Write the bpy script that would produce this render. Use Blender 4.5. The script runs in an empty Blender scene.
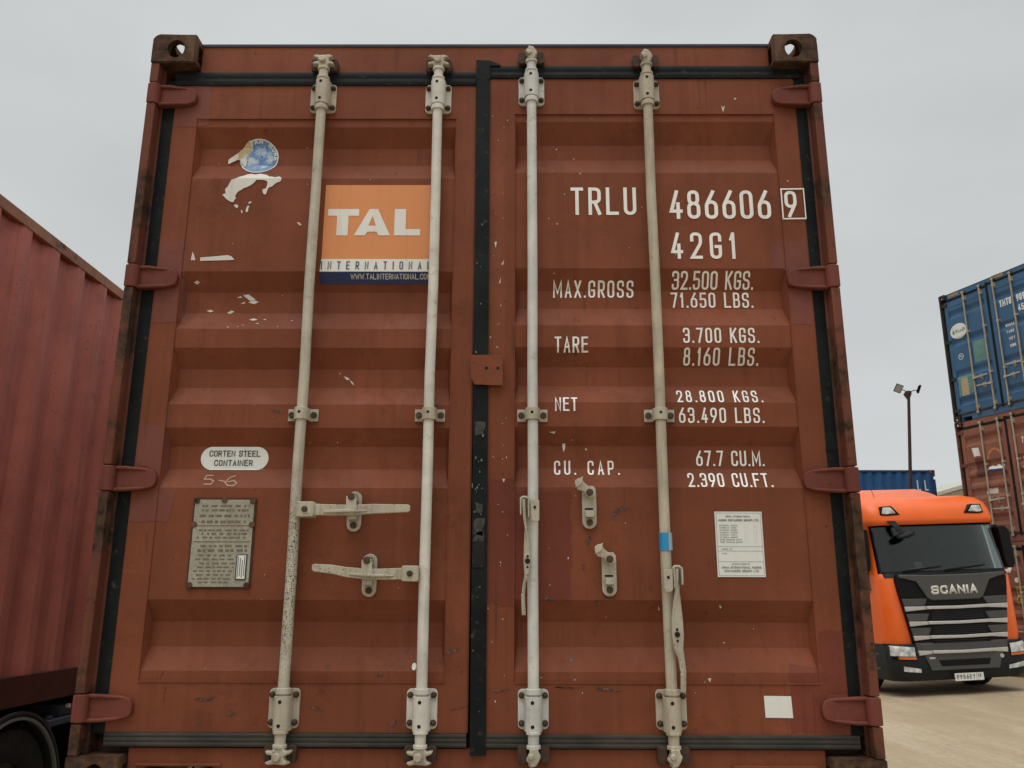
import bpy, bmesh, math, random
from mathutils import Matrix, Vector
random.seed(7)
S = bpy.context.scene
COL = S.collection
PI = math.pi
BASE = 0.98            # height of the main container's floor line above the yard (it sits on a trailer)

# ------------------------------------------------------------------ camera, sky, sun, exposure
cam = bpy.data.cameras.new('camera'); cam.sensor_width = 36; cam.lens = 29.96; cam.clip_end = 2000; cam.clip_start = 0.05
co = bpy.data.objects.new('camera', cam); COL.objects.link(co)
co.matrix_world = Matrix(((.99998, -.00148, .00601, .1227), (.00546, -.24587, -.96929, -2.7196), (.00291, .9693, -.24585, .5728+BASE), (0, 0, 0, 1)))
S.camera = co
SUN_EL, SUN_AZ = math.radians(66), math.radians(205)     # azimuth clockwise from +Y
W = bpy.data.worlds.new('World'); S.world = W; W.use_nodes = True
nt = W.node_tree; nt.nodes.clear()
def wn(t, **k):
    n = nt.nodes.new(t)
    for a, b in k.items(): setattr(n, a, b)
    return n
out = wn('ShaderNodeOutputWorld'); bg = wn('ShaderNodeBackground'); bg.inputs[1].default_value = 0.10
sky = wn('ShaderNodeTexSky', sky_type='NISHITA'); sky.sun_disc = False; sky.sun_elevation = SUN_EL; sky.sun_rotation = SUN_AZ; sky.dust_density = 4
hs = wn('ShaderNodeHueSaturation'); hs.inputs['Saturation'].default_value = .12
mx = wn('ShaderNodeMix', data_type='RGBA'); mx.inputs[0].default_value = .88
mx.inputs[7].default_value = (6.1, 6.38, 6.4, 1)        # closed overcast layer
tc = wn('ShaderNodeTexCoord'); nz = wn('ShaderNodeTexNoise'); nz.inputs['Scale'].default_value = 2.1; nz.inputs['Detail'].default_value = 6
mp = wn('ShaderNodeMapping'); mp.inputs['Scale'].default_value = (1, 1, 2.2)
cr = wn('ShaderNodeMapRange'); cr.inputs[1].default_value = .3; cr.inputs[2].default_value = .7; cr.inputs[3].default_value = .9; cr.inputs[4].default_value = 1.08
sx = wn('ShaderNodeSeparateXYZ'); zr = wn('ShaderNodeMapRange'); zr.inputs[1].default_value = .66; zr.inputs[2].default_value = 1; zr.inputs[3].default_value = 1; zr.inputs[4].default_value = 3.4
m1 = wn('ShaderNodeMath', operation='MULTIPLY'); vm = wn('ShaderNodeVectorMath', operation='SCALE')
L = nt.links.new
L(sky.outputs[0], hs.inputs['Color']); L(hs.outputs[0], mx.inputs[6]); L(tc.outputs['Generated'], mp.inputs[0]); L(mp.outputs[0], nz.inputs[0])
L(nz.outputs[0], cr.inputs[0]); L(tc.outputs['Generated'], sx.inputs[0]); L(sx.outputs[2], zr.inputs[0]); L(cr.outputs[0], m1.inputs[0]); L(zr.outputs[0], m1.inputs[1])
L(mx.outputs[2], vm.inputs[0]); L(m1.outputs[0], vm.inputs[3]); L(vm.outputs[0], bg.inputs[0]); L(bg.outputs[0], out.inputs[0])
sl = bpy.data.lights.new('sun', 'SUN'); sl.energy = 0.9; sl.angle = math.radians(45); sl.color = (1, .96, .9)
so = bpy.data.objects.new('sun', sl); COL.objects.link(so)
sd = Vector((math.sin(SUN_AZ)*math.cos(SUN_EL), math.cos(SUN_AZ)*math.cos(SUN_EL), math.sin(SUN_EL)))
so.rotation_euler = (-sd).to_track_quat('-Z', 'Y').to_euler(); so.location = (0, -10, 30)
S.view_settings.view_transform = 'Standard'; S.view_settings.look = 'None'; S.view_settings.gamma = 1
S.view_settings.use_curve_mapping = False; S.view_settings.exposure = 0.05
S.cycles.max_bounces = 8

# ------------------------------------------------------------------ materials
def lin(r, g, b):
    f = lambda c: (c/255/12.92) if c/255 <= .04045 else ((c/255+.055)/1.055)**2.4
    return (f(r), f(g), f(b), 1)
class Mat:
    def __init__(s, name):
        s.m = bpy.data.materials.new(name); s.m.use_nodes = True; s.t = s.m.node_tree
        s.b = s.t.nodes['Principled BSDF']
        s.tc = s.t.nodes.new('ShaderNodeTexCoord'); s.vec = s.tc.outputs['Object']
    def n(s, t, **k):
        x = s.t.nodes.new(t)
        for a, b in k.items(): setattr(x, a, b)
        return x
    def l(s, a, b): s.t.links.new(a, b)
    def randomize(s):
        oi = s.n('ShaderNodeObjectInfo'); v = s.n('ShaderNodeVectorMath', operation='SCALE'); v.inputs[0].default_value = (31, 17, 23)
        a = s.n('ShaderNodeVectorMath', operation='ADD')
        s.l(oi.outputs['Random'], v.inputs[3]); s.l(s.vec, a.inputs[0]); s.l(v.outputs[0], a.inputs[1]); s.vec = a.outputs[0]
    def noise(s, scale, detail=4, rough=.6, stretch=None, off=0):
        n = s.n('ShaderNodeTexNoise'); n.inputs['Scale'].default_value = scale; n.inputs['Detail'].default_value = detail; n.inputs['Roughness'].default_value = rough
        mp = s.n('ShaderNodeMapping'); mp.inputs['Location'].default_value = (off, off*1.7, off*.6)
        if stretch: mp.inputs['Scale'].default_value = stretch
        s.l(s.vec, mp.inputs[0]); s.l(mp.outputs[0], n.inputs[0])
        return n.outputs[0]
    def ramp(s, v, a, b, lo=0., hi=1.):
        r = s.n('ShaderNodeMapRange'); r.inputs[1].default_value = a; r.inputs[2].default_value = b; r.inputs[3].default_value = lo; r.inputs[4].default_value = hi
        s.l(v, r.inputs[0]); return r.outputs[0]
    def mul(s, a, b):
        m = s.n('ShaderNodeMath', operation='MULTIPLY'); s.l(a, m.inputs[0])
        if isinstance(b, float): m.inputs[1].default_value = b
        else: s.l(b, m.inputs[1])
        return m.outputs[0]
    def mix(s, fac, a, b, blend='MIX'):
        m = s.n('ShaderNodeMix', data_type='RGBA', blend_type=blend)
        for i, x in ((0, fac), (6, a), (7, b)):
            if isinstance(x, (int, float, tuple)): m.inputs[i].default_value = x
            else: s.l(x, m.inputs[i])
        return m.outputs[2]
    def col(s, c):
        if isinstance(c, tuple): s.b.inputs['Base Color'].default_value = c
        else: s.l(c, s.b.inputs['Base Color'])
    def rough(s, r):
        if isinstance(r, float): s.b.inputs['Roughness'].default_value = r
        else: s.l(r, s.b.inputs['Roughness'])
    def bump(s, h, strength=.2, dist=.01):
        b = s.n('ShaderNodeBump'); b.inputs['Strength'].default_value = strength; b.inputs['Distance'].default_value = dist
        s.l(h, b.inputs['Height']); s.l(b.outputs[0], s.b.inputs['Normal'])
RUST = (.045, .018, .009, 1)
def paint(name, base, dark=.72, fade=1.2, rust=.68, streak=.35, rough=.55, rnd=False, metal=0., rustcol=RUST, patch=0.):
    """weathered paint: uneven fading, vertical run marks, dirt film, small rust pits"""
    m = Mat(name)
    if rnd: m.randomize()
    sc = lambda k: tuple(min(1, x*k) for x in base[:3])+(1,)
    c = m.mix(m.ramp(m.noise(1.7, 5), .3, .72), sc(dark), sc(fade))
    c = m.mix(m.ramp(m.noise(6, 6, .7, off=3), .42, .75, 0, .35), c, sc(dark*.8))
    st = m.noise(1., 5, .65, stretch=(16, 16, .55), off=5)
    c = m.mix(m.ramp(st, .5, .75, 0, streak), c, tuple(x*.42 for x in base[:3])+(1,))
    st2 = m.noise(1., 4, .6, stretch=(22, 22, .8), off=9)
    c = m.mix(m.ramp(st2, .58, .8, 0, streak*.55), c, tuple(min(1, x*1.25+.02) for x in base[:3])+(1,))
    # scuffs: thin sideways scratches
    sf = m.noise(1., 3, .5, stretch=(3, 3, 60), off=12)
    c = m.mix(m.ramp(sf, .68, .8, 0, .35), c, sc(1.35))
    gm = m.mul(m.ramp(m.noise(5.5, 8, .78, off=41), .53, .68), m.ramp(m.noise(1.1, 3, off=47), .38, .58))
    c = m.mix(m.mul(gm, .65), c, tuple(x*.38 for x in base[:3])+(1,))
    run = m.mul(m.ramp(m.noise(1., 4, .6, stretch=(42, 42, 1.1), off=51), .60, .70), m.ramp(m.noise(1.9, 3, off=57), .5, .64))
    c = m.mix(m.mul(run, .75), c, (.07, .03, .016, 1))
    g = m.noise(170, 2, .5)
    c = m.mix(m.ramp(g, .35, .7, 0, .16), c, sc(.5))
    pits = m.mul(m.ramp(m.noise(55, 5, .7, off=2), rust, rust+.05), m.ramp(m.noise(2.6, 3, off=21), .42, .62))
    c = m.mix(pits, c, rustcol)
    if patch:
        pt = m.ramp(m.noise(3.2, 9, .72, off=31), 1-patch, 1-patch+.07)
        c = m.mix(pt, c, m.mix(m.ramp(m.noise(30, 5), .35, .65), (.024, .015, .011, 1), (.095, .048, .028, 1)))
    m.col(c)
    m.rough(m.ramp(m.noise(9, 4), .3, .7, rough-.08, rough+.14)); m.b.inputs['Metallic'].default_value = metal
    m.b.inputs['Specular IOR Level'].default_value = .16
    h = m.n('ShaderNodeMath', operation='ADD'); m.l(m.noise(2.6, 2), h.inputs[0]); m.l(m.mul(m.noise(95, 3), .05), h.inputs[1])
    m.bump(h.outputs[0], .55, .007)
    return m.m
def galv(name, base, specks, speckcol=(.03, .022, .014, 1), grime=.4, lowz=None):
    """pale painted / galvanised hardware with rust specks"""
    m = Mat(name)
    c = m.mix(m.ramp(m.noise(7, 5), .35, .68), tuple(x*.72 for x in base[:3])+(1,), base)
    c = m.mix(m.ramp(m.noise(1., 5, .6, stretch=(60, 60, 4), off=4), .5, .75, 0, grime), c, (.16, .12, .075, 1))
    c = m.mix(m.ramp(m.noise(24, 6, .7, off=8), .57, .75, 0, .6), c, (.2, .13, .07, 1))
    sp = m.ramp(m.noise(150, 3, .6, off=1), specks, specks+.05)
    if lowz:
        sx = m.n('ShaderNodeSeparateXYZ'); m.l(m.vec, sx.inputs[0])
        a = m.ramp(m.noise(230, 3, .6, off=1), lowz[2], lowz[2]+.07)
        # the lower length of this rod really is pitted all over
        zz = m.mul(m.ramp(sx.outputs[2], lowz[1], lowz[0]), m.ramp(sx.outputs[2], .28, .55))
        a = m.mul(a, zz); mxm = m.n('ShaderNodeMath', operation='MAXIMUM'); m.l(a, mxm.inputs[0]); m.l(sp, mxm.inputs[1]); sp = mxm.outputs[0]
    c = m.mix(sp, c, speckcol)
    m.col(c); m.rough(m.ramp(m.noise(20, 4), .3, .7, .5, .75)); m.b.inputs['Specular IOR Level'].default_value = .4
    m.bump(m.noise(120, 3), .25, .002)
    return m.m
def flat(name, base, rough=.5, var=.15, scale=8, metal=0., spec=.5, coat=0., bump=0.):
    m = Mat(name); b = base
    c = m.mix(m.ramp(m.noise(scale, 5), .3, .7), tuple(x*(1-var) for x in b[:3])+(1,), tuple(min(1, x*(1+var*.6)) for x in b[:3])+(1,))
    m.col(c); m.rough(m.ramp(m.noise(scale*2, 3, off=3), .3, .7, max(.02, rough-.06), min(1, rough+.08)))
    m.b.inputs['Metallic'].default_value = metal; m.b.inputs['Specular IOR Level'].default_value = spec
    if coat: m.b.inputs['Coat Weight'].default_value = coat; m.b.inputs['Coat Roughness'].default_value = .12
    if bump: m.bump(m.noise(scale*6, 4), bump, .004)
    return m.m
def peel(name, base, under, amount, scale=18, var=.08, rough=.5, dirt=(.2, .12, .07, 1)):
    """printed vinyl that has chipped and soiled a little"""
    m = Mat(name)
    c = m.mix(m.ramp(m.noise(5, 4), .3, .7), tuple(x*(1-var) for x in base[:3])+(1,), base)
    c = m.mix(m.ramp(m.noise(1, 4, stretch=(18, 18, 1.2), off=5), .52, .8, 0, .35), c, dirt)
    c = m.mix(m.ramp(m.noise(scale, 7, .75, off=11), amount, amount+.03), c, under)
    m.col(c); m.rough(rough); return m.m

RED = (.216, .0635, .030, 1)
M = {}
M['red'] = paint('container_red_paint', RED, dark=.74, fade=1.16, rust=.63, streak=.42, rough=.6)
M['frame'] = paint('container_frame_paint', (.165, .055, .034, 1), dark=.6, fade=1.2, rust=.58, streak=.5, rough=.68, patch=.52)
M['casting'] = paint('corner_casting_rust', (.16, .088, .05, 1), dark=.55, fade=1.3, rust=.56, streak=.5, rough=.75, patch=.5)
M['hinge'] = paint('hinge_paint', (.17, .048, .034, 1), dark=.75, fade=1.15, rust=.64, streak=.3)
M['purple'] = paint('touch_up_paint', (.20, .066, .047, 1), dark=.8, fade=1.15, rust=.66, streak=.3)
M['maroon'] = paint('maroon_touch_up_paint', (.175, .045, .027, 1), dark=.8, fade=1.15, rust=.68, streak=.2)
M['navy_edge'] = flat('navy_edge_paint', (.012, .014, .04, 1), .6, .4)  # very dark blue for the strip along the header's top edge
g = Mat('gasket_rubber'); cc = g.mix(g.ramp(g.noise(5, 6, .7), .35, .7), (.004, .006, .0065, 1), (.013, .016, .0155, 1))
cc = g.mix(g.ramp(g.noise(40, 5, .7, off=3), .6, .72, 0, .7), cc, (.085, .07, .05, 1)); g.col(cc); g.rough(.6); g.b.inputs['Specular IOR Level'].default_value = .14; g.bump(g.noise(60, 4), .3, .003); M['rubber'] = g.m
g = Mat('dusty_gasket_rubber'); cc = g.mix(g.ramp(g.noise(4, 6, .7), .35, .7), (.014, .0145, .012, 1), (.048, .042, .032, 1)); g.col(cc); g.rough(.8); g.bump(g.noise(60, 4), .3, .003); M['rubber_dusty'] = g.m
CREAM = (.53, .475, .37, 1)
M['rod_speckled'] = galv('speckled_rod_paint', (.56, .51, .41, 1), .70, lowz=(.75, 1.05, .525))
M['rod_white'] = galv('white_rod_paint', (.72, .69, .61, 1), .74, grime=.2)
M['rod_grey'] = galv('grey_rod_paint', (.66, .66, .61, 1), .75, grime=.25)
M['rod_beige'] = galv('beige_rod_paint', (.52, .46, .35, 1), .70, grime=.5)
M['hardware'] = galv('hardware_paint', CREAM, .69)
M['handle'] = galv('handle_paint', (.5, .45, .35, 1), .63, grime=.5)
M['bolt'] = flat('rusty_bolt_steel', (.075, .045, .028, 1), .7, .5, 60, metal=.3)
M['hole'] = flat('dark_bore', (.006, .005, .005, 1), .9)
M['rust'] = flat('rusted_steel', (.06, .03, .018, 1), .85, .5, 40, bump=.4)
M['letter'] = peel('white_stencil_paint', (.86, .84, .78, 1), (.24, .08, .05, 1), .69, 26)
M['sign_orange'] = peel('orange_vinyl', (.68, .25, .078, 1), (.2, .07, .03, 1), .735, 14)
M['sign_white'] = peel('white_vinyl', (.74, .73, .67, 1), (.4, .3, .2, 1), .76)
M['sign_navy'] = peel('navy_vinyl', (.012, .026, .11, 1), (.05, .05, .08, 1), .76)
M['ink'] = flat('dark_ink', (.03, .03, .03, 1), .6)
M['ink_grey'] = flat('faded_ink', (.13, .14, .13, 1), .6)
M['paper'] = peel('paper_white_vinyl', (.74, .75, .70, 1), (.4, .36, .28, 1), .77)
M['residue'] = peel('sticker_residue', (.68, .65, .58, 1), (.35, .2, .13, 1), .68, 40)
M['torn_yellow'] = flat('yellowed_glue', (.5, .38, .2, 1), .6, .3, 40)
M['fleck'] = flat('bare_white_fleck', (.6, .57, .5, 1), .7)
M['smear'] = peel('rust_smear', (.05, .024, .016, 1), (.2, .06, .03, 1), .52, 90)
M['chalk'] = flat('chalk', (.42, .27, .2, 1), .9)
M['tape'] = flat('blue_tape', (.02, .26, .52, 1), .35)
M['tape_faded'] = flat('faded_blue_tape', (.33, .45, .5, 1), .4)
g = Mat('data_plate_metal'); cc = g.mix(g.ramp(g.noise(14, 5), .3, .7), (.26, .245, .19, 1), (.39, .37, .3, 1))
cc = g.mix(g.ramp(g.noise(260, 4, .7), .5, .62, 0, .6), cc, (.1, .075, .045, 1)); cc = g.mix(g.ramp(g.noise(16, 4, off=6), .62, .75, 0, .7), cc, (.25, .15, .05, 1))
g.col(cc); g.rough(.6); M['plate'] = g.m
g = Mat('earth_print'); cc = g.mix(g.ramp(g.noise(26, 4), .42, .6), (.08, .2, .45, 1), (.5, .58, .66, 1)); cc = g.mix(g.ramp(g.noise(60, 4, off=4), .58, .66, 0, .8), cc, (.05, .13, .36, 1)); g.col(cc); g.rough(.4); M['earth'] = g.m
M['sticker_ring'] = flat('blue_ring_print', (.12, .24, .4, 1), .4, .2, 40)

# ------------------------------------------------------------------ mesh helpers
class MB:
    def __init__(s): s.v = []; s.f = []; s.mi = []; s.cur = 0
    def add(s, vs, fs, mi=None):
        o = len(s.v); s.v += [tuple(p) for p in vs]; s.f += [tuple(i+o for i in f) for f in fs]; s.mi += [s.cur if mi is None else mi]*len(fs); return s
    def box(s, x0, x1, y0, y1, z0, z1, mi=None):
        vs = [(x, y, z) for z in (z0, z1) for y in (y0, y1) for x in (x0, x1)]
        return s.add(vs, [(0, 2, 3, 1), (4, 5, 7, 6), (0, 1, 5, 4), (2, 6, 7, 3), (0, 4, 6, 2), (1, 3, 7, 5)], mi)
    def prism(s, poly, axis, d0, d1, mi=None):
        n = len(poly); f = {'y': lambda a, b, d: (a, d, b), 'x': lambda a, b, d: (d, a, b), 'z': lambda a, b, d: (a, b, d)}[axis]
        vs = [f(a, b, d0) for a, b in poly]+[f(a, b, d1) for a, b in poly]
        return s.add(vs, [tuple(range(n)), tuple(range(2*n-1, n-1, -1))]+[(i, (i+1) % n, n+(i+1) % n, n+i) for i in range(n)], mi)
    def tube(s, pts, radii, n=16, mi=None, caps=True):
        pts = [Vector(p) for p in pts]
        if not isinstance(radii, (list, tuple)): radii = [radii]*len(pts)
        vs = []
        for i, p in enumerate(pts):
            d = (pts[min(i+1, len(pts)-1)]-pts[max(i-1, 0)])
            if d.length < 1e-9: d = Vector((0, 0, 1))
            d.normalize(); a = d.cross(Vector((0, 1, 0)) if abs(d.y) < .9 else Vector((1, 0, 0))).normalized(); b = d.cross(a)
            for k in range(n):
                t = 2*PI*k/n; vs.append(p+radii[i]*(math.cos(t)*a+math.sin(t)*b))
        fs = [(i*n+k, i*n+(k+1) % n, (i+1)*n+(k+1) % n, (i+1)*n+k) for i in range(len(pts)-1) for k in range(n)]
        if caps: fs += [tuple(range(n-1, -1, -1)), tuple(range((len(pts)-1)*n, len(pts)*n))]
        return s.add(vs, fs, mi)
    def loft(s, secs, mi=None, caps=True):
        n = len(secs[0]); vs = [p for q in secs for p in q]
        fs = [(i*n+k, i*n+(k+1) % n, (i+1)*n+(k+1) % n, (i+1)*n+k) for i in range(len(secs)-1) for k in range(n)]
        if caps: fs += [tuple(range(n-1, -1, -1)), tuple(range((len(secs)-1)*n, len(secs)*n))]
        return s.add(vs, fs, mi)
    def bar(s, path, mi=None):
        """path: (centre, half-vector a, half-vector b) per section"""
        secs = []
        for c, a, b in path:
            c, a, b = Vector(c), Vector(a), Vector(b); secs.append([c-a-b, c+a-b, c+a+b, c-a+b])
        return s.loft(secs, mi)
    def build(s, name, mats, parent=None, bevel=0, seg=2, angle=35, smooth=True, fixn=True):
        me = bpy.data.meshes.new(name); me.from_pydata(s.v, [], s.f); me.update()
        if not isinstance(mats, (list, tuple)): mats = [mats]
        for m in mats: me.materials.append(m)
        for p, i in zip(me.polygons, s.mi): p.material_index = min(i, len(mats)-1)
        if fixn:
            bm = bmesh.new(); bm.from_mesh(me); bmesh.ops.recalc_face_normals(bm, faces=bm.faces); bm.to_mesh(me); bm.free()
        if smooth:
            me.polygons.foreach_set('use_smooth', [True]*len(me.polygons)); me.set_sharp_from_angle(angle=math.radians(angle))
        o = bpy.data.objects.new(name, me); COL.objects.link(o)
        if parent: o.parent = parent
        if bevel:
            b = o.modifiers.new('bevel', 'BEVEL'); b.width = bevel; b.segments = seg; b.limit_method = 'ANGLE'; b.angle_limit = math.radians(40); b.harden_normals = False
        return o
def tag(o, label=None, cat=None, group=None, kind=None):
    for k, x in (('label', label), ('category', cat), ('group', group), ('kind', kind)):
        if x: o[k] = x
    return o
def thing(name, label, cat, loc=(0, 0, 0), rot=(0, 0, 0), group=None):
    o = bpy.data.objects.new(name, None); COL.objects.link(o); o.location = loc; o.rotation_euler = rot
    return tag(o, label, cat, group)
def copy_tree(o, parent=None):
    c = o.copy(); COL.objects.link(c)
    if parent: c.parent = parent
    for ch in list(o.children): copy_tree(ch, c)
    return c
def arc(cx, cz, rx, rz, a0, a1, n):
    return [(cx+rx*math.cos(math.radians(a0+(a1-a0)*i/n)), cz+rz*math.sin(math.radians(a0+(a1-a0)*i/n))) for i in range(n+1)]
def rrect(x0, x1, z0, z1, r, n=4):
    r = min(r, (x1-x0)/2-1e-5, (z1-z0)/2-1e-5)
    return arc(x1-r, z1-r, r, r, 0, 90, n)+arc(x0+r, z1-r, r, r, 90, 180, n)+arc(x0+r, z0+r, r, r, 180, 270, n)+arc(x1-r, z0+r, r, r, 270, 360, n)
def jag(poly, amp, step, rnd):
    """roughen an outline the way torn vinyl or a paint roller leaves it"""
    o = []
    for i, (a, b) in enumerate(poly):
        c, d = poly[(i+1) % len(poly)]; n = max(1, int(math.hypot(c-a, d-b)/step))
        for k in range(n):
            t = k/n; o.append((a+(c-a)*t+rnd.uniform(-amp, amp), b+(d-b)*t+rnd.uniform(-amp, amp)))
    return o

# stroke lettering ---------------------------------------------------------------
r_ = .5
G = {
 '0': [('c', (0, 0, r_), (1, 0, r_), (1, 1, r_), (0, 1, r_))], 'O': [('c', (0, 0, r_), (1, 0, r_), (1, 1, r_), (0, 1, r_))],
 '1': [('o', (.6, 1), (.6, 0)), ('o', (.1, .78), (.5, .97))], '2': [('o', (0, .74), (0, 1, r_), (1, 1, r_), (1, .6, .3), (0, 0), (1, 0))],
 '3': [('o', (0, .78), (0, 1, r_), (1, 1, r_), (1, .53, .4), (.4, .53)), ('o', (.4, .53), (1, .53, .4), (1, 0, r_), (0, 0, r_), (0, .22))],
 '4': [('o', (.6, 1), (0, .24), (1, .24)), ('o', (.72, .52), (.72, 0))],
 '5': [('o', (.95, 1), (.08, 1), (.04, .56), (1, .62, r_), (1, 0, r_), (0, 0, r_), (0, .2))],
 '6': [('c', (0, 0, r_), (1, 0, r_), (1, .6, r_), (0, .6, r_)), ('o', (0, .3), (0, .48, .4), (.72, 1))],
 '7': [('o', (0, 1), (1, 1), (.35, 0))],
 '8': [('c', (0, 0, r_), (1, 0, r_), (1, .54, r_), (0, .54, r_)), ('c', (.07, .54, .42), (.93, .54, .42), (.93, 1, .42), (.07, 1, .42))],
 '9': [('c', (0, .4, r_), (1, .4, r_), (1, 1, r_), (0, 1, r_)), ('o', (1, .7), (1, .52, .4), (.28, 0))],
 'A': [('o', (0, 0), (.5, 1), (1, 0)), ('o', (.2, .3), (.8, .3))],
 'B': [('o', (0, 0), (0, 1)), ('o', (.08, 0), (1, 0, r_), (1, .53, r_), (.08, .53)), ('o', (.08, .53), (.93, .53, .42), (.93, 1, .42), (.08, 1))],
 'C': [('o', (1, .74), (1, 1, r_), (0, 1, r_), (0, 0, r_), (1, 0, r_), (1, .26))],
 'D': [('c', (0, 0), (1, 0, r_), (1, 1, r_), (0, 1))],
 'E': [('o', (1, 1), (0, 1), (0, 0), (1, 0)), ('o', (0, .52), (.85, .52))], 'F': [('o', (1, 1), (0, 1), (0, 0)), ('o', (0, .52), (.85, .52))],
 'G': [('o', (1, .74), (1, 1, r_), (0, 1, r_), (0, 0, r_), (1, 0, r_), (1, .46), (.55, .46))],
 'H': [('o', (0, 0), (0, 1)), ('o', (1, 0), (1, 1)), ('o', (0, .52), (1, .52))], 'I': [('o', (.5, 0), (.5, 1))],
 'K': [('o', (0, 0), (0, 1)), ('o', (1, 1), (.05, .42)), ('o', (.32, .58), (1, 0))], 'L': [('o', (0, 1), (0, 0), (1, 0))],
 'M': [('o', (0, 0), (0, 1), (.5, .25), (1, 1), (1, 0))], 'N': [('o', (0, 0), (0, 1), (1, 0), (1, 1))],
 'P': [('o', (0, 0), (0, 1)), ('o', (.08, 1), (1, 1, r_), (1, .44, r_), (.08, .44))], 'R': [('o', (0, 0), (0, 1)), ('o', (.08, 1), (1, 1, r_), (1, .46, r_), (.08, .46)), ('o', (.5, .46), (1, 0))],
 'S': [('o', (1, .76), (1, 1, r_), (0, 1, r_), (0, .52, r_), (1, .5, r_), (1, 0, r_), (0, 0, r_), (0, .24))],
 'T': [('o', (0, 1), (1, 1)), ('o', (.5, 1), (.5, 0))], 'U': [('o', (0, 1), (0, 0, r_), (1, 0, r_), (1, 1))], 'V': [('o', (0, 1), (.5, 0), (1, 1))],
 'W': [('o', (0, 1), (.25, 0), (.5, .8), (.75, 0), (1, 1))], 'X': [('o', (0, 0), (1, 1)), ('o', (0, 1), (1, 0))], 'Y': [('o', (0, 1), (.5, .48), (1, 1)), ('o', (.5, .5), (.5, 0))],
 '.': [('o', (.5, .0), (.5, .025))], '-': [('o', (0, .48), (1, .48))], ':': [('o', (.5, .12), (.5, .15)), ('o', (.5, .6), (.5, .63))],
 '(': [('o', (.9, 1.1), (.3, .8, .3), (.3, .2, .3), (.9, -.1))], ')': [('o', (.1, 1.1), (.7, .8, .3), (.7, .2, .3), (.1, -.1))], ' ': [],
}
WID = {'.': .28, '1': .62, 'I': .3, ' ': .62, 'M': 1.3, 'W': 1.4, ':': .3, '(': .4, ')': .4, '-': .7}
def stroke_path(p, w, h, st):
    closed = p[0] == 'c'; pts = []
    q = [(st/2+x[0]*(w-st), st/2+x[1]*(h-st), (x[2]*(w-st) if len(x) > 2 else 0)) for x in p[1:]]; n = len(q)
    for i, (x, y, r) in enumerate(q):
        if r <= 0 or (not closed and i in (0, n-1)): pts.append(Vector((x, y))); continue
        P = Vector((x, y)); A = Vector(q[i-1][:2]); B = Vector(q[(i+1) % n][:2]); da, db = (A-P), (B-P)
        r = min(r, da.length*.499, db.length*.499); a, b = P+da.normalized()*r, P+db.normalized()*r
        for k in range(5):
            t = k/4; pts.append((1-t)**2*a+2*t*(1-t)*(P*.93+(a+b)*.035)+t*t*b)
    if not closed:
        pts[0] = pts[0]+(pts[0]-pts[1]).normalized()*st/2; pts[-1] = pts[-1]+(pts[-1]-pts[-2]).normalized()*st/2
    o = []
    for x in pts:
        if not o or (x-o[-1]).length > 1e-6: o.append(x)
    if closed and len(o) > 1 and (o[0]-o[-1]).length < 1e-6: o.pop()
    return o, closed
def ribbon(pts, closed, st):
    n = len(pts); vs = []
    for i, p in enumerate(pts):
        d1 = (p-pts[i-1]).normalized() if (closed or i > 0) else None; d2 = (pts[(i+1) % n]-p).normalized() if (closed or i < n-1) else None
        d1 = d1 or d2; d2 = d2 or d1; t = d1+d2
        t = t.normalized() if t.length > 1e-6 else d1
        nm = Vector((-t.y, t.x)); k = min(2.2, 1/max(.3, nm.dot(Vector((-d1.y, d1.x)))))
        vs += [p+nm*st/2*k, p-nm*st/2*k]
    m = n if closed else n-1
    return vs, [(2*i, 2*i+1, 2*((i+1) % n)+1, 2*((i+1) % n)) for i in range(m)]
def text_polys(s, x0, x1, z0, z1, wr=.5, sr=.14, shear=0., fit=True):
    """strokes of a line of capitals in the box x0..x1, z0..z1 -> [(verts, faces)] in (x, z)"""
    h = z1-z0; w = h*wr; st = h*sr; ws = [w*WID.get(c, 1.) for c in s]
    gap = (x1-x0-sum(ws))/max(1, len(s)-1) if fit else h*.18
    if fit and gap < st*.5:
        k = (x1-x0)/(sum(ws)+st*.6*(len(s)-1)); ws = [a*k for a in ws]; gap = (x1-x0-sum(ws))/max(1, len(s)-1)
    res = []; x = x0
    for c, cw in zip(s, ws):
        for p in G.get(c, []):
            pts, cl = stroke_path(p, max(cw, st*1.02), h, st); vs, fs = ribbon(pts, cl, st)
            res.append(([(x+a.x+shear*a.y, z0+a.y) for a in vs], fs))
        x += cw+gap
    return res
def text_mb(mb, s, x0, x1, z0, z1, y, wr=.5, sr=.14, mi=0, shear=0.):
    for k, (vs, fs) in enumerate(text_polys(s, x0, x1, z0, z1, wr, sr, shear)):
        mb.add([(a, y-.0002*(k % 3), b) for a, b in vs], fs, mi)
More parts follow.
